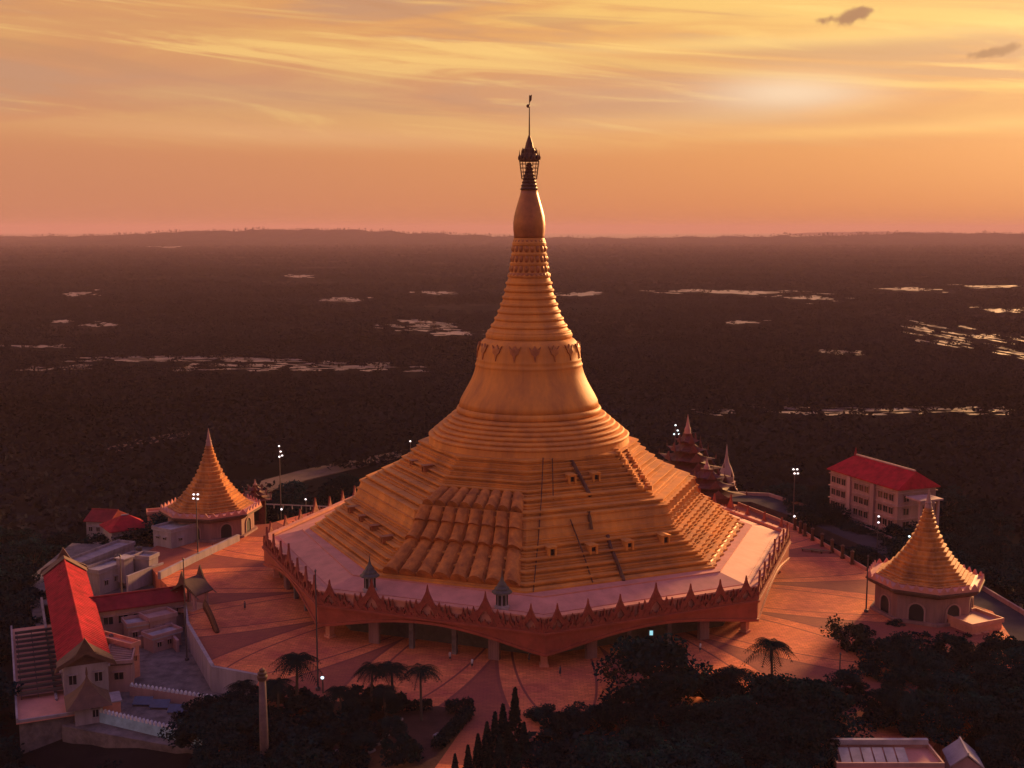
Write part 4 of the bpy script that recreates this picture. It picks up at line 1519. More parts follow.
# black water tanks and little roof rooms standing on the left roofs
def water_tank(px, py, z, r, h, label):
    p = at(px, py, z)
    o = thing('water_tank', label, 'water tank', p)
    MB().lathe([(r, 0), (r * 1.02, h * .3), (r, h * .34), (r * 1.02, h * .64), (r, h * .68), (r * .98, h * .85), (r * .6, h * .97)], 14).build('tank_body', M['steel'], o)
    MB().lathe([(r * .3, h * .95), (r * .3, h * 1.06), (r * .1, h * 1.1)], 10).build('lid', M['steel'], o)


water_tank(183, 523, 3.9, .8, 1.5, 'dark water tank on the roof of the tall white block')
water_tank(118, 560, 1.2, .7, 1.3, 'dark water tank on the left end of the low white rooms')
water_tank(139, 552, 1.2, .7, 1.3, 'dark water tank on the right end of the low white rooms')
water_tank(113, 640, 1.3, .6, 1.2, 'dark water tank on the slatted roof beside the long red hall')
block('rooftop_cabin', 'small pale stair head room rising from the low white rooms', (124, 560), (133, 557), 2.9, .9, 2.2, 'white', 'flat', roofmat='greyroof', parapet=False)
block('link_room', 'narrow white link room between the tall white block and the low rooms', (149, 560), (158, 556), 1.8, TZ, 3.6, 'white', 'flat', roofmat='greyroof', wins=[('f', .9, 3.4, .7, .9)])
block('court_room', 'dull pinkish room with a flat roof at the back of the sunken court', (153, 640), (181, 632), -1.2, TZ, 3.2, 'pinkwall', 'flat', roofmat='greyroof', wins=[('f', 1.2, 1.3, .8, .9), ('f', 3.2, 1.3, .8, .9)])

# red roofed corridor and the blocks around the sunken court
block('roofed_corridor', 'long corridor under a dark red roof joining the hall to the plaza gate', (94, 612), (183, 600), 1.6, TZ, 4.6, 'pinkwall', 'gable', 'maroon', 1.9, .6, wins=[('f', 2.4 + k_ * 2.6, 3.2, 1.6, 1.4) for k_ in range(6)])
sb_, SLb, SWb, SHb = block('slatted_block', 'pinkish block with a slatted brown roof beside the long red hall', (106, 666), (131, 664), 1.0, TZ, 8.0, 'pinkwall', 'flat', roofmat='brownroof', wins=[('f', 1.9, 2.8, 1.4, 1.2)])
m = MB()
for i in range(9):
    m.box(.1, SLb - .1, .5 + i * .85, .8 + i * .85, SHb + .25, SHb + .62)
m.build('roof_slats', M['pinkwall'], sb_)
block('stair_tower', 'narrow salmon stair block between the slatted roof and the sunken court', (131, 648), (139, 645), 1.8, TZ, 8.5, 'parapet', 'flat', roofmat='terrace', wins=[('f', .8, 3.4, .5, .9)])
block('balcony_block', 'low pink block with pale balconies under the dark red corridor roof', (128, 628), (152, 624), -.4, TZ, 4, 'pinkwall', 'flat', roofmat='greyroof', wins=[('f', 1.2, 1.8, .8, .9), ('f', 3, 1.8, .8, .9)])
block('terrace_block', 'pale pink block with an open roof terrace next to the plaza gate', (150, 622), (176, 616), .2, TZ, 4, 'pinkwall', 'flat', roofmat='pinkwall', wins=[('f', 1.4, 2.2, 1, 1), ('f', 3.4, 2.2, 1, 1)])
wall_px('court_wall', [(140, 648), (168, 640), (178, 652)], TZ, 2.2, .5, M['pinkwall'], 'low grey wall bending round the dark sunken court')

# gate pavilion at the plaza's left edge with stair rails
gc = at(192, 606, 0)
gt = thing('gate_pavilion', 'brown pointed gate pavilion at the left edge of the plaza with a stair rail', 'gate', gc, math.radians(-28))
for sx in (-2.2, 2.2):
    for sy in (-1.6, 1.6):
        MB().box(sx - .25, sx + .25, sy - .25, sy + .25, -1, 3.0).build('post', M['pinkwall'], gt)
q = [(-3.2, -2.4, 2.9), (0, -2.4, 5.4), (3.2, -2.4, 2.9), (-3.2, 2.4, 2.9), (0, 2.4, 5.4), (3.2, 2.4, 2.9)]
rg = MB().add(q + [(x, y, z + .25) for x, y, z in q], [(0, 1, 4, 3), (1, 2, 5, 4), (6, 9, 10, 7), (7, 10, 11, 8), (0, 6, 7, 1), (1, 7, 8, 2), (3, 4, 10, 9), (4, 5, 11, 10), (0, 3, 9, 6), (2, 8, 11, 5)]).build('roof', M['brownroof'], gt)
for yy in (-2.5, 2.3):
    e0 = [(-3.9, 2.5), (-2.2, 3.5), (-.9, 5.1), (0, 7.4), (.9, 5.1), (2.2, 3.5), (3.9, 2.5), (0, 4.9)]
    MB().add([(x, yy, z) for x, z in e0] + [(x, yy + .3, z) for x, z in e0], [(0, 1, 2, 7), (2, 3, 7), (3, 4, 7), (4, 5, 6, 7), (8, 15, 10, 9), (10, 15, 11), (11, 15, 12), (12, 15, 14, 13), (0, 8, 9, 1), (1, 9, 10, 2), (2, 10, 11, 3), (3, 11, 12, 4), (4, 12, 13, 5), (5, 13, 14, 6), (6, 14, 15, 7), (7, 15, 8, 0)]).build('gable_board', M['brownroof'], gt)
MB().box(-2.6, 2.6, -2.6, 2.2, -.6, .06).build('floor_slab', M['parapet'], gt)
# carved rail running from the gate down to the plaza
ra_, rb2 = at(205, 604, 2.6), at(217, 631, .3)
rl = MB()
for i in range(14):
    t = i / 13
    p = ra_.lerp(rb2, t) + Vector((0, 0, .5 * math.sin(PI * t)))
    rl.lathe([(.42, -1.0), (.45, 0), (.3, .4), (.03, 1.0)], 6, p)
rl.tube([ra_.lerp(rb2, i / 8) + Vector((0, 0, .5 * math.sin(PI * i / 8))) for i in range(9)], .35, 6)
tag(rl.build('carved_rail', M['iron']), 'dark carved rail curving down from the gate pavilion onto the plaza', 'rail')

# low building at the bottom right
rb_o, rbL, rbW, rbH = block('roof_house', 'low house with a patched pale roof among dark trees at the bottom right', (838, 768), (942, 768), 1.0, -4, 5.5, 'pinkwall', 'flat', roofmat='terrace', wins=[('f', 2, 3, 1, 1), ('f', 5, 3, 1, 1)])
m = MB()
for i in range(6):
    m.add([(.6 + i * 1.5, .2, rbH + .3), (1.9 + i * 1.5, .2, rbH + .3), (2.3 + i * 1.5, 3.8, rbH + 1.0), (1.0 + i * 1.5, 3.8, rbH + 1.0), (.6 + i * 1.5, .2, rbH + .38), (1.9 + i * 1.5, .2, rbH + .38), (2.3 + i * 1.5, 3.8, rbH + 1.08), (1.0 + i * 1.5, 3.8, rbH + 1.08)], [(3, 2, 1, 0), (4, 5, 6, 7), (0, 1, 5, 4), (1, 2, 6, 5), (2, 3, 7, 6), (3, 0, 4, 7)])
m.build('roof_sheet', M['greyroof'], rb_o)
MB().box(0, rbL, rbW - .3, rbW + .3, rbH + .8, rbH + 1.5).build('back_parapet', M['greyroof'], rb_o)
block('gable_shed', 'small shed with a pale triangular gable beside the patched roof at the bottom right', (952, 766), (982, 768), .2, -4, 4.5, 'pinkwall', 'gablev', 'greyroof', 1.8, .3, wins=[('f', 1.8, 2.4, .8, .8)])
block('dark_shed', 'low dull shed half hidden by trees at the far right bottom', (992, 738), (1030, 740), -1.0, -4, 5, 'stone', 'gable', 'greyroof', 1.2, .3)
# porch slabs right of the right small pagoda
block('canopy_block', 'pinkish flat canopy block right behind the right small pagoda', (972, 628), (1002, 622), 1.2, -3, 6, 'parapet', 'flat', roofmat='terrace', wins=[('f', 1.2, 2.4, .8, 1), ('f', 3.2, 2.4, .8, 1)])
retain('ramp_wall', [(980, 652), (1012, 640), (1022, 600), (1000, 575)], -2.4, -5, .5, M['stone'], 'dark curving ramp wall at the right edge behind the small pagoda')


# ------------------------------------------------------------------ lamps
def mast(px, ytop, ybase, z, label, heads, glow='lamp', low=None):
    b = at(px, ybase, z)
    dist = math.hypot(b.x - CAM.x, b.y - CAM.y)
    t = at_y(px, ytop, dist)
    h = t.z - z
    o = thing('light_mast', label, 'light mast', (b.x, b.y, z))
    MB().tube([(0, 0, -3), (0, 0, h * .5), (0, 0, h)], .16, 6, .09).build('pole', M['steel'], o)
    m = MB()
    for x, dz in heads:
        m.box(min(x, 0) - .05, max(x, 0) + .05, -.05, .05, h + dz - .06, h + dz + .04)
    m.build('bracket', M['steel'], o)
    for x, dz in heads:
        lm = MB().ball((x, -.3, h + dz), .27, 8, 5, .8).build('lamp_head', M[glow], o)
    if low:
        zl = at_y(px, low, dist).z - z
        MB().ball((.2, -.3, zl), .27, 8, 5).build('lamp_head', M[glow], o)
    return o


mast(281, 445, 512, 0, 'tall light mast with three lit heads just left of the great pagoda', [(0, -.2), (.35, -1.6), (.0, -2.9), (.7, -2.6)], 'lamp_warm', 509)
mast(674, 425, 500, -1, 'brightest floodlight mast, in front of the tall red tower', [(0, 0), (.6, -1.4), (-.3, -2.4), (1.0, -2.4)], 'lamp')
mast(793, 469, 526, 0, 'tall light mast with four lit heads by the right fence', [(-.4, 0), (.5, 0), (-.1, -1.0), (.7, -1.0)], 'lamp_warm', 516)
mast(877, 516, 548, -1.2, 'short light mast with two lit heads by the road near the red roofed block', [(0, 0), (0, -1.4)], 'lamp_warm')
mast(908, 536, 556, -1.2, 'bright single lamp just left of the right small pagoda roof', [(0, 0)], 'lamp')
mast(323, 677, 693, 0, 'bright white lamp beside the tall palm in the front garden', [(0, 0)], 'lamp')
mast(411, 441, 500, 0, 'single white lamp peeping over the left slope of the great pagoda', [(0, 0)], 'lamp_warm')
mast(306, 499, 508, 0, 'small white lamp on the far railing left of the great pagoda', [(0, 0)], 'lamp_warm')
mast(975, 700, 735, -3.8, 'bright greenish lamp among the dark trees at the lower right', [(0, 0), (.3, .5)], 'lamp_green')
mast(939, 703, 730, -3.8, 'small pale lamp left of the greenish lamp at the lower right', [(0, 0)], 'lamp_warm')
mast(1001, 714, 745, -3.8, 'small warm lamp at the far right, below the greenish lamp', [(0, 0)], 'lamp_warm')
p = at(651, 642, 0)
kio = thing('lit_kiosk', 'little kiosk with a bluish lit screen under the platform edge', 'kiosk', (p.x, p.y, 0))
MB().box(-.6, .6, -.2, .5, 0, 2.4).build('cabinet', M['steel'], kio)
MB().box(-.28, .28, -.27, -.2, 1.3, 2.1).build('screen', mat('lit_screen', (.3, .5, .6), .4, 0, emit=(.35, .75, .85), estr=.45), kio)


def pole(px, ytop, ybase, z, label):
    b = at(px, ybase, z)
    dist = math.hypot(b.x - CAM.x, b.y - CAM.y)
    h = at_y(px, ytop, dist).z - z
    o = thing('flag_pole', label, 'pole', (b.x, b.y, z))
    MB().tube([(0, 0, -1), (0, 0, h * .5), (0, 0, h)], .16, 6, .09).build('shaft', M['steel'], o)
    MB().lathe([(.4, 0), (.4, .4), (.18, .5)], 8).build('base', M['steel'], o)
    MB().lathe([(.1, h), (.2, h + .2), (.02, h + .5)], 6).build('tip', M['steel'], o)


pole(318, 572, 690, 0, 'tall thin dark pole rising behind the white lamp in the front garden')
pole(187, 560, 660, TZ, 'tall thin dark pole beside the gate pavilion over the lower court')
pole(123, 557, 622, TZ, 'pale thin pole standing before the low white row of rooms')
pole(866, 557, 612, 0, 'dark thin pole at the corner of the plaza beside the right small pagoda')
pole(839, 655, 690, 0, 'short dark post in the front trees below the right small pagoda')

# floodlights in front of the left small pagoda roof
b = at(197, 552, 0)
dist = math.hypot(b.x - CAM.x, b.y - CAM.y)
mast(198, 494, 553, 0, 'light mast with two pairs of lit heads before the left small pagoda roof', [(-.5, -.9), (.5, 0), (-.4, 0), (.45, -1.0)], 'lamp_warm')

# railing at the back left
a, b_ = at(265, 508, 0), at(338, 511, 0)
L = (b_ - a).length
rlw = thing('back_railing', 'pale railing behind the left edge of the great platform', 'railing', (a.x, a.y, 0), math.atan2(b_.y - a.y, b_.x - a.x))
MB().box(0, L, -.1, .1, .9, 1.15).build('top_rail', M['white'], rlw)
for i in range(9):
    MB().box(i * L / 8 - .1, i * L / 8 + .1, -.1, .1, 0, .9).build('post', M['white'], rlw)


# ------------------------------------------------------------------ people on the plaza
def make_person():
    me = bpy.data.meshes.new('person')
    J = {'pelvis': (0, 0, .95), 'chest': (0, 0, 1.30), 'neck': (0, 0, 1.47), 'head': (0, -.02, 1.60), 'top': (0, 0, 1.70),
         'ls': (-.19, 0, 1.40), 'le': (-.25, .02, 1.12), 'lw': (-.26, -.06, .86), 'lh': (-.26, -.08, .77),
         'rs': (.19, 0, 1.40), 're': (.25, .04, 1.12), 'rw': (.26, -.04, .86), 'rh': (.26, -.06, .77),
         'lp': (-.1, 0, .90), 'lk': (-.11, -.08, .50), 'la': (-.11, .04, .08), 'lt': (-.11, -.12, .03),
         'rp': (.1, 0, .90), 'rk': (.11, .06, .50), 'ra': (.11, .16, .08), 'rt': (.11, .02, .03)}
    rad = {'pelvis': .15, 'chest': .16, 'neck': .06, 'head': .10, 'top': .06, 'ls': .07, 'le': .05, 'lw': .035, 'lh': .04, 'rs': .07, 're': .05, 'rw': .035, 'rh': .04,
           'lp': .1, 'lk': .065, 'la': .045, 'lt': .04, 'rp': .1, 'rk': .065, 'ra': .045, 'rt': .04}
    E = [('pelvis', 'chest'), ('chest', 'neck'), ('neck', 'head'), ('head', 'top'), ('chest', 'ls'), ('ls', 'le'), ('le', 'lw'), ('lw', 'lh'), ('chest', 'rs'), ('rs', 're'), ('re', 'rw'), ('rw', 'rh'),
         ('pelvis', 'lp'), ('lp', 'lk'), ('lk', 'la'), ('la', 'lt'), ('pelvis', 'rp'), ('rp', 'rk'), ('rk', 'ra'), ('ra', 'rt')]
    ks = list(J)
    me.from_pydata([J[k_] for k_ in ks], [(ks.index(a), ks.index(b)) for a, b in E], [])
    o = bpy.data.objects.new('person', me)
    COL.objects.link(o)
    md = o.modifiers.new('skin', 'SKIN')
    for i, k_ in enumerate(ks):
        me.skin_vertices[0].data[i].radius = (rad[k_], rad[k_])
    me.skin_vertices[0].data[0].use_root = True
    sd = o.modifiers.new('sub', 'SUBSURF')
    sd.levels = sd.render_levels = 1
    dg = bpy.context.evaluated_depsgraph_get()
    dg.update()
    m2 = bpy.data.meshes.new_from_object(o.evaluated_get(dg))
    bpy.data.objects.remove(o)
    m2.materials.clear()
    m2.materials.append(M['skin'])
    m2.shade_smooth()
    return m2


PERSON = make_person()
SHIRT = {}
for nm, mm in (('p', M['cloth_pale']), ('d', M['cloth_dark'])):
    SHIRT[nm] = (MB().lathe([(.20, .80), (.19, .95), (.185, 1.15), (.21, 1.32), (.17, 1.44), (.08, 1.48)], 12), mm)
for i, (px, py, sh, lab) in enumerate(((450, 661, 'p', 'person in a pale shirt standing near the front corner of the platform, above the palms'),
                                       (472, 668, 'p', 'person in a pale shirt walking alone right of the three palms'),
                                       (529, 662, 'd', 'person in dark clothes standing by the front corner of the platform'),
                                       (560, 676, 'd', 'person in dark clothes crossing the plaza above the cypresses'),
                                       (700, 652, 'p', 'person in a pale shirt near the trees at the right of the plaza'),
                                       (245, 610, 'd', 'person in dark clothes on the plaza left of the platform'))):
    p = at(px, py, 0)
    o = bpy.data.objects.new('person', PERSON)
    COL.objects.link(o)
    o.location = p
    o.rotation_euler = (0, 0, R.uniform(0, 6))
    tag(o, lab, 'person')
    mb, mm = SHIRT[sh]
    mb.build('shirt', mm, o, True)
    MB().lathe([(.2, .45), (.19, .7), (.2, .92)], 10).build('trousers', M['cloth_dark'], o, True)
    MB().ball((0, .02, 1.64), .115, 8, 5).build('hair', M['iron'], o, True)

# ------------------------------------------------------------------ trees near the plaza
FG = 'dark trees in front of the plaza'
plant_px('wide', 655, 640, 14, 'largest dark round tree in front of the platform, centre right', None, widen=1.0)
plant_px('palm', 295, 652, 9.5, 'palm with full drooping crown left of the white garden lamp', base=-.2)
plant_px('palm', 243, 680, 7, 'small palm half hidden beside the tall stone column', base=-3)
plant_px('palm2', 370, 662, 8.5, 'leftmost of the three palms above the red lawn', base=0)
plant_px('palm', 393, 661, 8.0, 'middle one of the three palms above the red lawn', base=0)
plant_px('palm2', 421, 664, 8.5, 'palm standing free at the right of the three above the red lawn', base=0)
plant_px('palm', 277, 678, 7.0, 'smaller palm just left of and below the full palm by the garden lamp', base=-.5)
plant_px('palm2', 340, 684, 7.0, 'palm between the garden lamp and the three palms', base=0)
plant_px('palm', 385, 684, 6.0, 'short palm in the bed below the three palms', base=0)
plant_px('palm2', 774, 637, 11, 'palm rising above the dark trees right of the platform', base=-3)
plant_px('palm', 735, 664, 9, 'lower palm left of the tall palm in the right front trees', base=-3)
plant_px('palm', 722, 672, 8, 'small palm left of the others in the right front trees', base=-3)
plant_px('sparse', 848, 612, 10, 'thin pale leafed tree in front of the plaza corner by the right small pagoda', base=-3, widen=1.0)
plant_px('sparse', 612, 660, 6, 'thin bare looking tree left of the largest dark tree', base=-1, widen=.7)
for i, (px, yt, h, w) in enumerate(((515, 688, 9.5, 1.0), (503, 704, 7.5, 1.1), (495, 712, 7.2, 1.1), (487, 722, 6.5, 1.2), (508, 722, 6.5, 1.2), (478, 734, 6.0, 1.2), (468, 745, 5.5, 1.2), (500, 735, 6, 1.3), (524, 722, 5.5, 1.3), (455, 754, 5, 1.2), (488, 748, 5.5, 1.3), (516, 742, 6, 1.3))):
    plant_px('cypress', px, yt, h, 'tallest dark slender cypress beside the front path' if i == 0 else 'lower dark cypress in the clump around the tallest one by the front path', None if i == 0 else 'cypress clump beside the front path', base=-.5, widen=w * 1.25)
# front right mass
spots = []
def mass(x0, x1, ytop, ybot, step, hs, kinds, label, group, seed, base=None, cat='tree'):
    q = random.Random(seed)
    x = x0
    row = 0
    y = ytop
    while y <= ybot:
        x = x0 + (row % 2) * step * .5
        while x <= x1:
            if 818 < x < 995 and y > 692:
                x += step
                continue
            plant_px(q.choice(kinds), x + q.uniform(-.3, .3) * step, y + q.uniform(-7, 7), q.uniform(*hs), label, group, base=base, widen=q.uniform(.95, 1.2), cat=cat)
            x += step
        y += step * .42
        row += 1


mass(545, 600, 702, 790, 38, (6, 8), ['round', 'bush', 'round'], 'dark bushy tree at the bottom of the path, left of the largest dark tree', 'bushy trees left of the largest front tree', 31)
mass(612, 712, 700, 800, 44, (8, 10), ['round', 'wide', 'tall'], 'dark tree in the thicket below the largest round tree', 'thicket below the largest front tree', 32)
mass(715, 850, 672, 800, 46, (8, 10.5), ['round', 'wide', 'tall', 'round'], 'dark leafy tree in the front grove below the orange plaza', 'front grove below the orange plaza', 33)
mass(872, 975, 626, 630, 26, (4.0, 5.5), ['bush', 'round', 'far'], 'dark bush against the drum of the right small pagoda', 'bushes before the right small pagoda', 47, cat='tree')
mass(858, 1035, 630, 732, 46, (7.5, 10), ['round', 'wide', 'tall'], 'dark leafy tree in the grove before the right small pagoda', 'grove before the right small pagoda', 34)
mass(985, 1030, 660, 780, 40, (7, 9), ['round', 'tall'], 'dark tree at the lower right edge beside the low sheds', 'trees at the lower right edge', 35)
mass(785, 830, 735, 790, 40, (6, 8), ['round', 'wide'], 'dark tree left of the patched roof house', 'trees left of the patched roof house', 36)
mass(205, 252, 690, 790, 34, (7, 9), ['round', 'tall', 'round'], 'dark tree at the front left below the whitewashed retaining wall', 'trees below the whitewashed retaining wall', 37)
mass(100, 200, 742, 800, 40, (6, 8), ['round', 'wide'], 'dark tree at the foot of the lower court wall', 'trees below the lower court', 38, base=-13)
mass(268, 330, 690, 760, 26, (2.8, 4.0), ['bush'], 'dark bush in the bed around the white garden lamp', 'bushes round the garden lamp', 39, base=0, cat='bush')
mass(340, 395, 688, 735, 26, (3.0, 4.5), ['bush', 'round'], 'dark bush in the bed below the three palms', 'bushes below the three palms', 40, base=0, cat='bush')
mass(285, 360, 740, 775, 30, (2.2, 3.2), ['bush'], 'dark low bush left of the red lawn', 'low bushes left of the red lawn', 41, base=0, cat='bush')
mass(-10, 40, 560, 640, 26, (7, 10), ['far', 'fartall'], 'dark tree at the far left edge beside the long hall', 'trees beside the long hall', 45, base=-11)
mass(-14, 6, 650, 760, 22, (7, 9), ['far'], 'dark tree at the far left edge below the solar annex', 'trees beside the solar annex', 46, base=-13)
mass(0, 52, 752, 800, 30, (7, 9), ['round'], 'dark tree at the bottom left corner under the annex', 'trees under the annex', 42, base=-14)

# ------------------------------------------------------------------ the wood around: nearest trees one by one, the rest as one mass
def in_poly(x, y, P):
    c = False
    n = len(P)
    for i in range(n):
        a, b_ = P[i], P[(i + 1) % n]
        if (a.y > y) != (b_.y > y) and x < (b_.x - a.x) * (y - a.y) / (b_.y - a.y) + a.x:
            c = not c
    return c


def grow(P, d):
    c = sum(P, Vector((0, 0, 0))) / len(P)
    return [p + (p - c).normalized() * d for p in P]


KEEP = [grow(pl, 4), grow(tp, 3)]
b4c = a4 + (c4 - a4) / 2 + Vector((-math.sin(rz4), math.cos(rz4), 0)) * 5.5
ann_c = Rm @ Vector((SWd / 2, SL / 2, 0))


def road_d(x, y):
    p = Vector((x, y, 0))
    best = 1e9
    for a, b_ in zip(rd, rd[1:]):
        a2, b2 = Vector((a.x, a.y, 0)), Vector((b_.x, b_.y, 0))
        t = max(0, min(1, (p - a2).dot(b2 - a2) / (b2 - a2).length_squared))
        best = min(best, (p - a2.lerp(b2, t)).length)
    return best


HOUSES = [(at(130, 527, -4), 13), (at(98, 520, -6), 11)]
HOUSES += [(Vector((o.location.x, o.location.y, 0)), 9) for o in bpy.data.objects if o.name.startswith(('tiered_', 'white_stupa'))]


def free(x, y):
    for P in KEEP:
        if in_poly(x, y, P):
            return False
    if abs(x - b4c.x) < 20 and abs(y - b4c.y) < 17:
        return False
    # open view between road and the four storey block
    if road_d(x, y) < 7.5:
        return False
    lx, ly = (Rm.inverted() @ Vector((x, y, 0))).xy
    if -4 < lx < SWd + 8 and -6 < ly < SL + 8:
        return False
    for c, r in HOUSES:
        if math.hypot(x - c.x, y - c.y) < r:
            return False
    # bare clearing behind the left light mast
    if ((x + 62) / 40) ** 2 + ((y - 148) / 15) ** 2 < 1:
        return False
    return True


cand = []
gy = -70.0
while gy < 330:
    hw = (gy + 236) * .50 + 15
    gx = -hw
    while gx < hw:
        x, y = gx + R.uniform(-3, 3), gy + R.uniform(-3, 3)
        if abs(x) > 60 or y > 78:
            if free(x, y):
                cand.append((x, y))
        gx += 8.4
    gy += 8.4
# those hidden behind the platform or outside the frame are left out
vis = []
for x, y in cand:
    d = Vector((x, y, ground_z(x, y) + 6)) - CAM
    dep = d.y * CT - d.z * ST
    px = 512 + d.x / dep * FPX
    if -25 < px < 1050:
        vis.append((math.hypot(d.x, d.y), x, y, px))
vis.sort()
near, rest = vis[:88], vis[88:]
for d, x, y, px in near:
    tall = R.random() < .35
    z = ground_z(x, y)
    if px < 330:
        lab, gr = 'dark leafy tree in the wood beyond the left buildings and small pagoda', 'wood beyond the left buildings'
    elif px < 700:
        lab, gr = 'dark leafy tree in the belt directly behind the great pagoda', 'belt behind the great pagoda'
    else:
        lab, gr = 'dark leafy tree in the wood round the four storey block on the right', 'wood round the four storey block'
    h = R.uniform(8, 11) if tall else R.uniform(6, 9.5)
    if px > 700 and y < 62 and y > 5:
        h = R.uniform(4, 6.5)
    plant('fartall' if tall else 'far', x, y, z - .3, h, lab, 'tree', gr, R.uniform(1.0, 1.35))

for i in range(9):
    plant_px('far', 838 + i * 7.5, 514 + i * 3.0 + R.uniform(-3, 3), R.uniform(3.8, 5.4), 'dark tree on the verge between the road and the four storey block', 'verge trees before the four storey block', base=-3.8, widen=1.2)
mass(900, 985, 520, 572, 24, (5, 7.5), ['far', 'fartall'], 'dark tree crowding between the four storey block and the right small pagoda', 'trees between the block and the right small pagoda', 48, base=-3.8)
mass(800, 832, 488, 512, 16, (5, 7.5), ['far', 'fartall'], 'dark tree at the left end of the four storey block', 'trees left of the four storey block', 49, base=-3.8)
# ponds: pixel outlines laid on the plain, ragged edges
PONDS = []


def sliver(cx, cy, hw, hh, slant, q):
    P = []
    N_ = 40
    ph1, ph2, ph3 = q.uniform(0, 6), q.uniform(0, 6), q.uniform(0, 6)
    for i in range(N_):
        th = 2 * PI * i / N_
        rr = .8 + .16 * math.sin(3 * th + ph1) + .13 * math.sin(7 * th + ph2) + .12 * math.sin(11 * th + ph3) + q.uniform(-.06, .06)
        P.append(at(cx + hw * rr * math.cos(th), cy + slant * hw * rr * math.cos(th) + hh * rr * math.sin(th), PLAIN))
    PONDS.append(P)


def pond(x0, x1, y0, y1, slant=0.0, n=1, seed=1, ragged=.35):
    q = random.Random(seed * 7 + int(x0))
    W_ = x1 - x0
    if n <= 2:
        sliver((x0 + x1) / 2, (y0 + y1) / 2, W_ / 2, min((y1 - y0) / 2.2, 2.2), slant, q)
        for k_ in range(5):
            cx = q.uniform(x0 - W_ * .3, x1 + W_ * .3)
            sliver(cx, (y0 + y1) / 2 + slant * (cx - (x0 + x1) / 2) + q.uniform(-.6, .6) * (y1 - y0), W_ * q.uniform(.06, .2), q.uniform(.3, .6), slant, q)
        return
    for k_ in range(int(n * 6)):
        cx = q.uniform(x0, x1)
        cy = (y0 + y1) / 2 + slant * (cx - (x0 + x1) / 2) + q.uniform(-.45, .45) * (y1 - y0)
        sliver(cx, cy, min(W_ * .12, q.uniform(4, 18)), q.uniform(.4, .95), slant, q)


pond(60, 235, 356, 362.5, -.01, 6, 1)
sliver(160, 359, 62, 2.0, -.012, random.Random(3))
sliver(262, 361, 45, 1.6, .02, random.Random(4))
sliver(345, 366.5, 60, 1.3, .03, random.Random(5))
pond(215, 330, 358, 366, .03, 3, 2)
pond(180, 300, 364, 372, .0, 5, 3)
pond(300, 425, 362.5, 372.5, .0, 6, 4)
pond(0, 70, 345, 348, .0, 2, 5)
pond(10, 90, 366, 371, -.02, 3, 5)
pond(378, 460, 321, 333, .05, 5, 6)
pond(395, 440, 320, 324, .05, 1, 6)
pond(318, 366, 297, 302, .0, 1, 7)
pond(420, 455, 291, 295, .0, 1, 8)
pond(283, 312, 274.5, 278, .0, 1, 9)
pond(62, 92, 291, 297, -.08, 1, 10)
pond(88, 118, 322, 328, -.06, 1, 11)
pond(50, 75, 320, 323, -.06, 1, 11)
pond(555, 608, 290.5, 298, -.06, 1, 12)
pond(672, 790, 288.5, 295.5, .03, 1, 13)
pond(784, 836, 293, 303, .02, 1, 14)
pond(884, 932, 287, 291.5, .02, 1, 15)
pond(905, 1030, 326, 352, .17, 9, 16, .5)
pond(818, 860, 350, 355, .03, 3, 17)
pond(752, 1015, 406, 416, .0, 7, 18)
pond(690, 735, 408, 416, .03, 3, 19)
sliver(905, 410, 70, 1.6, -.01, random.Random(8))
sliver(800, 413, 40, 1.4, .01, random.Random(9))
sliver(990, 411, 30, 1.4, .0, random.Random(10))
pond(720, 760, 321, 324, .0, 1, 20)
pond(980, 1024, 308, 313, .0, 1, 21)
pond(140, 190, 244, 248.5, .0, 3, 22)
pond(430, 480, 330, 337, .0, 2, 24)
pond(960, 1024, 285, 288, .0, 1, 23)
wm = MB()
for P in PONDS:
    o = len(wm.v)
    n = len(P)
    c = sum(P, Vector((0, 0, 0))) / n
    wm.add([Vector((p.x, p.y, PLAIN + .25)) for p in P] + [Vector((c.x, c.y, PLAIN + .25))], [(i, (i + 1) % n, n) for i in range(n)])
tag(wm.build('tidal_water', M['pond']), kind='structure')
PB = [(min(p.x for p in P), max(p.x for p in P), min(p.y for p in P), max(p.y for p in P), P) for P in PONDS]


def in_pond(x, y):
    for x0, x1, y0, y1, P in PB:
        if x0 <= x <= x1 and y0 <= y <= y1 and in_poly(x, y, P):
            return True
    return False


dp = [at(x_, y_, -11.6) for x_, y_ in ((240, 486), (300, 470), (345, 461), (402, 450), (402, 456), (350, 469), (305, 480), (250, 497))]
tag(MB().prism([(p.x, p.y) for p in dp], -14, -11.7).build('dirt_path', mat('mauve_mud', (.09, .052, .055), .9, .4, .15, 0, .1)), kind='structure')

dp = [at(x_, y_, PLAIN) for x_, y_ in ((104, 449), (140, 439), (190, 431), (192, 435), (150, 444), (118, 453))]
tag(MB().prism([(p.x, p.y) for p in dp], -14, PLAIN + .2).build('dirt_path', bpy.data.materials['mauve_mud']), kind='structure')
# forest mass
pts, szs = [], []
def clear_view(x, y, d):
    return any(in_pond(x + (x - CAM.x) / d * k_ * d, y + k_ * d) for k_ in (0, .012, .025, .038, .052))


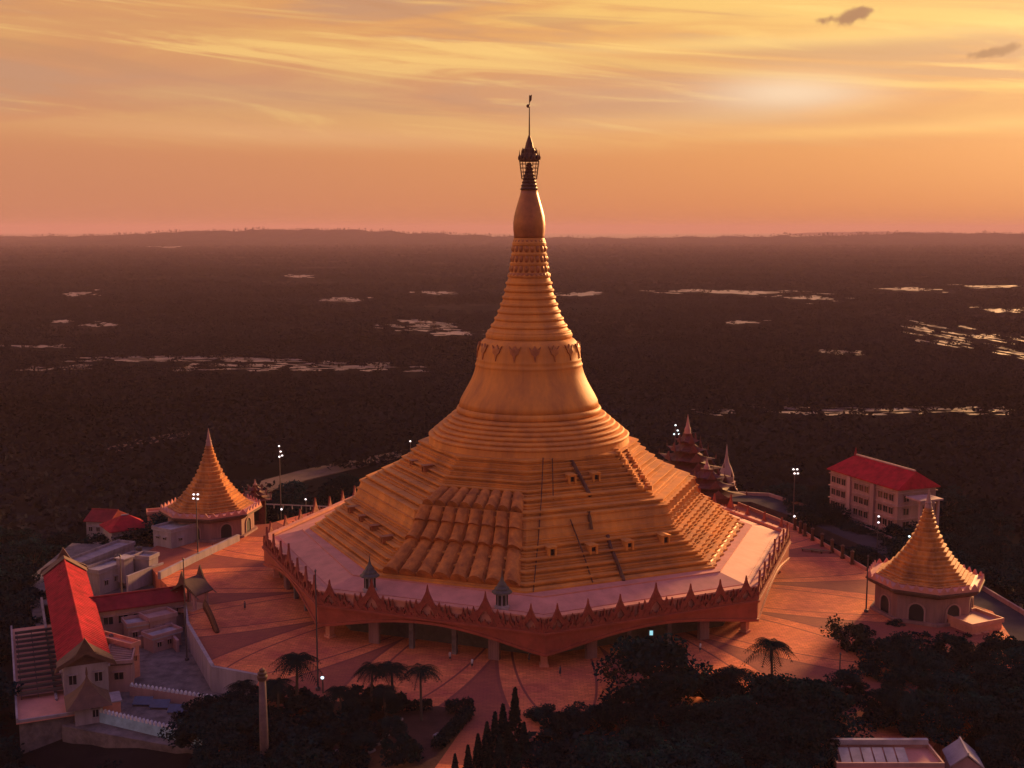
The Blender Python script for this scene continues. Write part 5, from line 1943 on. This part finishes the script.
for d, x, y, px in rest:
    if clear_view(x, y, d) and R.random() < .9:
        continue
    pts.append((x, y, ground_z(x, y)))
    szs.append(R.uniform(4.4, 6.2))
seg = [(520, 900, 12000, 3.6), (900, 1500, 15000, 3.6), (1500, 2600, 15000, 4.2), (2600, 4500, 11000, 5.5), (4500, 7400, 8000, 8.0)]
for d0, d1, n, s in seg:
    for i in range(n):
        d = math.sqrt(R.uniform(d0 * d0, d1 * d1))
        x = CAM.x + d * R.uniform(-.49, .49)
        y = CAM.y + d
        if math.sin(x * .006 + 2 * math.sin(y * .004)) + math.sin(y * .011 + x * .003) < -1.6 + R.uniform(-.3, .3):
            continue                                                            # gaps of open mud
        if R.random() < (.82 if in_pond(x, y) else .95) and any(in_pond(x + (x - CAM.x) / d * k_ * d, y + k_ * d) for k_ in (0, .012, .025, .038, .052)):
            continue
        pts.append((x, y, PLAIN))
        szs.append(s * R.uniform(.6, 1.25))
P_ = np.array(pts)
S_ = np.array(szs)
KQ = 32
n = len(P_)
off = rng.normal(size=(n, KQ, 3))
off /= np.linalg.norm(off, axis=2)[:, :, None]
off *= rng.uniform(.35, 1, (n, KQ, 1))
off[:, :, 2] = off[:, :, 2] * .38 + .42
C_ = P_[:, None, :] + off * S_[:, None, None] * np.array([1.0, 1.0, 1.0])
v, f = leaf_quads(C_.reshape(-1, 3), np.repeat(S_ * .19, KQ), lie=.45)
fo = fast_mesh('mangrove_forest', v, f, M['forest'])
tag(fo, 'dark mangrove woodland covering the plain to the horizon', 'forest', kind='stuff')
# tree line along the hills
tl = []
tls = []
for i in range(len(ridge_pts) - 1):
    a, b_ = Vector(ridge_pts[i]), Vector(ridge_pts[i + 1])
    dens = 1 + math.sin(i * .37) + math.sin(i * .11 + 1)
    for j in range(9):
        p = a.lerp(b_, R.random())
        sz_ = R.choice((5, 6, 8, 8 if dens < 1 else 13)) * R.uniform(.7, 1.15)
        for kz in range(9):
            q = R.random()
            tl.append((p.x + R.uniform(-.5, .5) * sz_ * (1.2 - q), p.y + R.uniform(-30, 10), p.z - 2 + q * 1.5 * sz_))
            tls.append(sz_ * .34)
v, f = leaf_quads(np.array(tl), np.array(tls))
tag(fast_mesh('hill_treeline', v, f, M['forest']), 'ragged tree line along the far low hills', 'treeline', kind='stuff')

# remove unused tree prototypes
for kx, (root, h, used) in list(TREES.items()):
    if not used:
        for ch in list(root.children):
            bpy.data.objects.remove(ch)
        bpy.data.objects.remove(root)

# ------------------------------------------------------------------ haze
HB = MB().box(-32000, 32000, -900, 22500, -26, 135)
hm = bpy.data.materials.new('evening_haze')
nt = ntree(hm)
out = nt.nodes.new('ShaderNodeOutputMaterial')
pv = nt.nodes.new('ShaderNodeVolumePrincipled')
pv.inputs['Color'].default_value = (0.64, 0.43, 0.53, 1)
pv.inputs['Density'].default_value = 7e-5
pv.inputs['Anisotropy'].default_value = 0.0
nt.links.new(pv.outputs[0], out.inputs['Volume'])
tag(HB.build('haze', hm), kind='stuff')

# ------------------------------------------------------------------ sky and light
SUN_AZ, SUN_EL = math.radians(34), math.radians(12)
world = bpy.data.worlds.new('World')
scene.world = world
world.use_nodes = True
nt = world.node_tree
nt.nodes.clear()
N, L = nt.nodes, nt.links


def W(op, a, b=None, c=None, clamp=False):
    n = N.new('ShaderNodeMath')
    n.operation = op
    n.use_clamp = clamp
    for i, x in enumerate((a, b, c)):
        if x is None:
            continue
        if isinstance(x, (int, float)):
            n.inputs[i].default_value = x
        else:
            L.new(x, n.inputs[i])
    return n.outputs[0]


def mixc(f, a, b):
    n = N.new('ShaderNodeMix')
    n.data_type = 'RGBA'
    for s, x in ((0, f), (6, a), (7, b)):
        if isinstance(x, (int, float)):
            n.inputs[s].default_value = x
        elif isinstance(x, tuple):
            n.inputs[s].default_value = (*x, 1)
        else:
            L.new(x, n.inputs[s])
    return n.outputs[2]


def mrange(x, a, b, c=0.0, d=1.0, smooth=True):
    n = N.new('ShaderNodeMapRange')
    if smooth:
        n.interpolation_type = 'SMOOTHSTEP'
    L.new(x, n.inputs[0])
    for i, q in enumerate((a, b, c, d)):
        n.inputs[i + 1].default_value = q
    return n.outputs[0]


tc = N.new('ShaderNodeTexCoord')
sep = N.new('ShaderNodeSeparateXYZ')
L.new(tc.outputs['Generated'], sep.inputs[0])
X, Y, Z = sep.outputs
ramp = N.new('ShaderNodeValToRGB')
L.new(Z, ramp.inputs[0])
els = ramp.color_ramp.elements
stops = [(0.0, (.64, .215, .090)), (.02, (.73, .26, .092)), (.06, (.80, .315, .098)), (.10, (.80, .35, .115)), (.15, (.84, .39, .12)), (.20, (.86, .41, .115)), (.32, (.42, .21, .16)), (.5, (.20, .15, .30)), (1.0, (.18, .18, .50))]
els[0].position, els[0].color = 0.0, (*stops[0][1], 1)
els[1].position, els[1].color = 1.0, (*stops[-1][1], 1)
for p_, c_ in stops[1:-1]:
    e = els.new(p_)
    e.color = (*c_, 1)
col = ramp.outputs[0]
# pinker and dimmer to the left of the glow
leftf = mrange(X, .38, -.45, 0, 1)
lowz = mrange(Z, .24, .0, .35, 1)
col = mixc(W('MULTIPLY', W('MULTIPLY', leftf, lowz), .75), col, (.58, .235, .135))
# streaky cloud sheets
cmb = N.new('ShaderNodeCombineXYZ')
L.new(W('MULTIPLY', X, 1.5), cmb.inputs[0])
L.new(W('MULTIPLY', Y, 1.5), cmb.inputs[1])
L.new(W('ADD', W('MULTIPLY', Z, 17.0), W('MULTIPLY', X, 1.1)), cmb.inputs[2])
n1 = N.new('ShaderNodeTexNoise')
n1.inputs['Scale'].default_value = 1.25
n1.inputs['Detail'].default_value = 9
n1.inputs['Roughness'].default_value = .58
n1.inputs['Distortion'].default_value = .7
L.new(cmb.outputs[0], n1.inputs[0])
cm2 = N.new('ShaderNodeCombineXYZ')
L.new(W('MULTIPLY', X, 3.0), cm2.inputs[0])
L.new(W('MULTIPLY', Y, 3.0), cm2.inputs[1])
L.new(W('ADD', W('MULTIPLY', Z, 46.0), W('MULTIPLY', X, 4.5)), cm2.inputs[2])
n2 = N.new('ShaderNodeTexNoise')
n2.inputs['Scale'].default_value = 1.0
n2.inputs['Detail'].default_value = 10
n2.inputs['Roughness'].default_value = .62
n2.inputs['Distortion'].default_value = 1.0
L.new(cm2.outputs[0], n2.inputs[0])
hiz = mrange(Z, .055, .11, 0, 1)
top = mrange(Z, .6, .2, 0, 1)
band = W('MULTIPLY', hiz, top)
bright = W('MULTIPLY', mrange(n1.outputs[0], .48, .60), band)
rightf = mrange(X, -.40, .35, .32, 1)
col = mixc(W('MULTIPLY', W('MULTIPLY', bright, rightf), .85), col, (1.02, .64, .17))
mauve = W('MULTIPLY', mrange(n1.outputs[0], .50, .40), band)
col = mixc(W('MULTIPLY', mauve, .8), col, (.58, .30, .17))
fine = W('MULTIPLY', mrange(n2.outputs[0], .51, .66), band)
col = mixc(W('MULTIPLY', fine, .6), col, (1.12, .74, .22))
fine2 = W('MULTIPLY', mrange(n2.outputs[0], .47, .33), band)
col = mixc(W('MULTIPLY', fine2, .65), col, (.60, .28, .13))
# a thin bright streak low on the left, y about 130 in the photo


def dirpx(px, py):
    return ray(px, py).normalized()


def blob(px, py, sx, sz, tilt=0.0):
    d = dirpx(px, py)
    dx = W('SUBTRACT', X, d.x)
    dz = W('SUBTRACT', W('SUBTRACT', Z, d.z), W('MULTIPLY', dx, tilt))
    e = W('ADD', W('POWER', W('DIVIDE', dx, sx), 2.0), W('POWER', W('DIVIDE', dz, sz), 2.0))
    g_ = W('POWER', 2.718, W('MULTIPLY', e, -1.0))
    return W('MULTIPLY', g_, mrange(Y, 0, .3))


col = mixc(W('MULTIPLY', blob(300, 135, .19, .009, -.03), .55), col, (.86, .46, .20))
col = mixc(W('MULTIPLY', blob(785, 92, .070, .016, .0), .9), col, (1.0, .74, .50))
col = mixc(W('MULTIPLY', blob(640, 122, .16, .010, .02), .45), col, (.95, .58, .24))
col = mixc(W('MULTIPLY', blob(900, 12, .22, .03, .0), .45), col, (1.0, .60, .17))
col = mixc(W('MULTIPLY', blob(250, 92, .26, .022, -.02), .6), col, (.60, .31, .185))
col = mixc(W('MULTIPLY', blob(610, 92, .10, .016, .0), .55), col, (.70, .37, .20))
col = mixc(W('MULTIPLY', blob(60, 20, .16, .018, .03), .45), col, (.66, .31, .14))
col = mixc(W('MULTIPLY', blob(640, 62, .22, .010, -.04), .4), col, (.78, .40, .15))
col = mixc(W('MULTIPLY', blob(760, 42, .24, .006, .02), .55), col, (1.10, .72, .22))
col = mixc(W('MULTIPLY', blob(900, 128, .16, .006, .03), .5), col, (1.05, .62, .20))
col = mixc(W('MULTIPLY', blob(960, 78, .10, .008, -.03), .35), col, (.80, .40, .14))
col = mixc(W('MULTIPLY', blob(960, 112, .10, .010, .05), .5), col, (.74, .34, .115))
# two small dark clouds near the top right
cn = N.new('ShaderNodeTexNoise')
cn.inputs['Scale'].default_value = 75
cn.inputs['Detail'].default_value = 9
L.new(tc.outputs['Generated'], cn.inputs[0])
for px, py, sx, sz, tl_ in ((846, 17, .022, .0055, .10), (862, 13, .009, .0045, .3), (1002, 50, .026, .0042, .22), (985, 54, .014, .004, .1), (830, 19, .012, .003, 0)):
    bb = blob(px, py, sx, sz, tl_)
    mk = mrange(W('ADD', bb, W('MULTIPLY', W('SUBTRACT', cn.outputs[0], .5), 2.2)), .22, .95)
    mk = W('MULTIPLY', mk, mrange(bb, .05, .3))
    col = mixc(W('MULTIPLY', mk, .95), col, (.42, .19, .085))
# the eastern half, behind the camera, is dusk
back = mrange(Y, -.45, -.95, 0, 1)
fade = W('MULTIPLY', back, mrange(Z, .6, .25, 0, 1))
col = mixc(W('MULTIPLY', fade, .92), col, (.32, .17, .25))
side = mrange(X, .52, .95, 1.0, 1.7)
side = W('ADD', side, mrange(X, -.45, -.9, 0, 1.1))
vm = N.new('ShaderNodeVectorMath')
vm.operation = 'SCALE'
L.new(col, vm.inputs[0])
L.new(side, vm.inputs['Scale'])
col = vm.outputs[0]
below = mrange(Z, -.02, -.1, 0, 1)
col = mixc(below, col, (.20, .09, .08))
bg = N.new('ShaderNodeBackground')
L.new(col, bg.inputs[0])
bg.inputs[1].default_value = 0.425
sky = N.new('ShaderNodeTexSky')
sky.sky_type = 'NISHITA'
sky.sun_disc = False
sky.sun_elevation = SUN_EL
sky.sun_rotation = SUN_AZ
sky.dust_density = 3
bg2 = N.new('ShaderNodeBackground')
L.new(sky.outputs[0], bg2.inputs[0])
bg2.inputs[1].default_value = 0.002
add = N.new('ShaderNodeAddShader')
L.new(bg.outputs[0], add.inputs[0])
L.new(bg2.outputs[0], add.inputs[1])
wo = N.new('ShaderNodeOutputWorld')
L.new(add.outputs[0], wo.inputs[0])

sd = bpy.data.lights.new('sun', 'SUN')
sd.energy = 5.0
sd.angle = math.radians(10)
sd.color = (1.0, .50, .18)
so = bpy.data.objects.new('sun', sd)
COL.objects.link(so)
s = Vector((math.sin(SUN_AZ) * math.cos(SUN_EL), math.cos(SUN_AZ) * math.cos(SUN_EL), math.sin(SUN_EL)))
so.rotation_euler = s.to_track_quat('Z', 'Y').to_euler()

scene.view_settings.view_transform = 'Standard'
scene.view_settings.look = 'None'
scene.view_settings.exposure = 1.15
scene.view_settings.gamma = 1.0
scene.view_settings.use_curve_mapping = False
scene.render.engine = 'CYCLES'
cy = scene.cycles
cy.use_denoising = True
cy.max_bounces = 5
cy.diffuse_bounces = 3
cy.glossy_bounces = 2
cy.transmission_bounces = 2
cy.volume_bounces = 0
cy.sample_clamp_indirect = 4
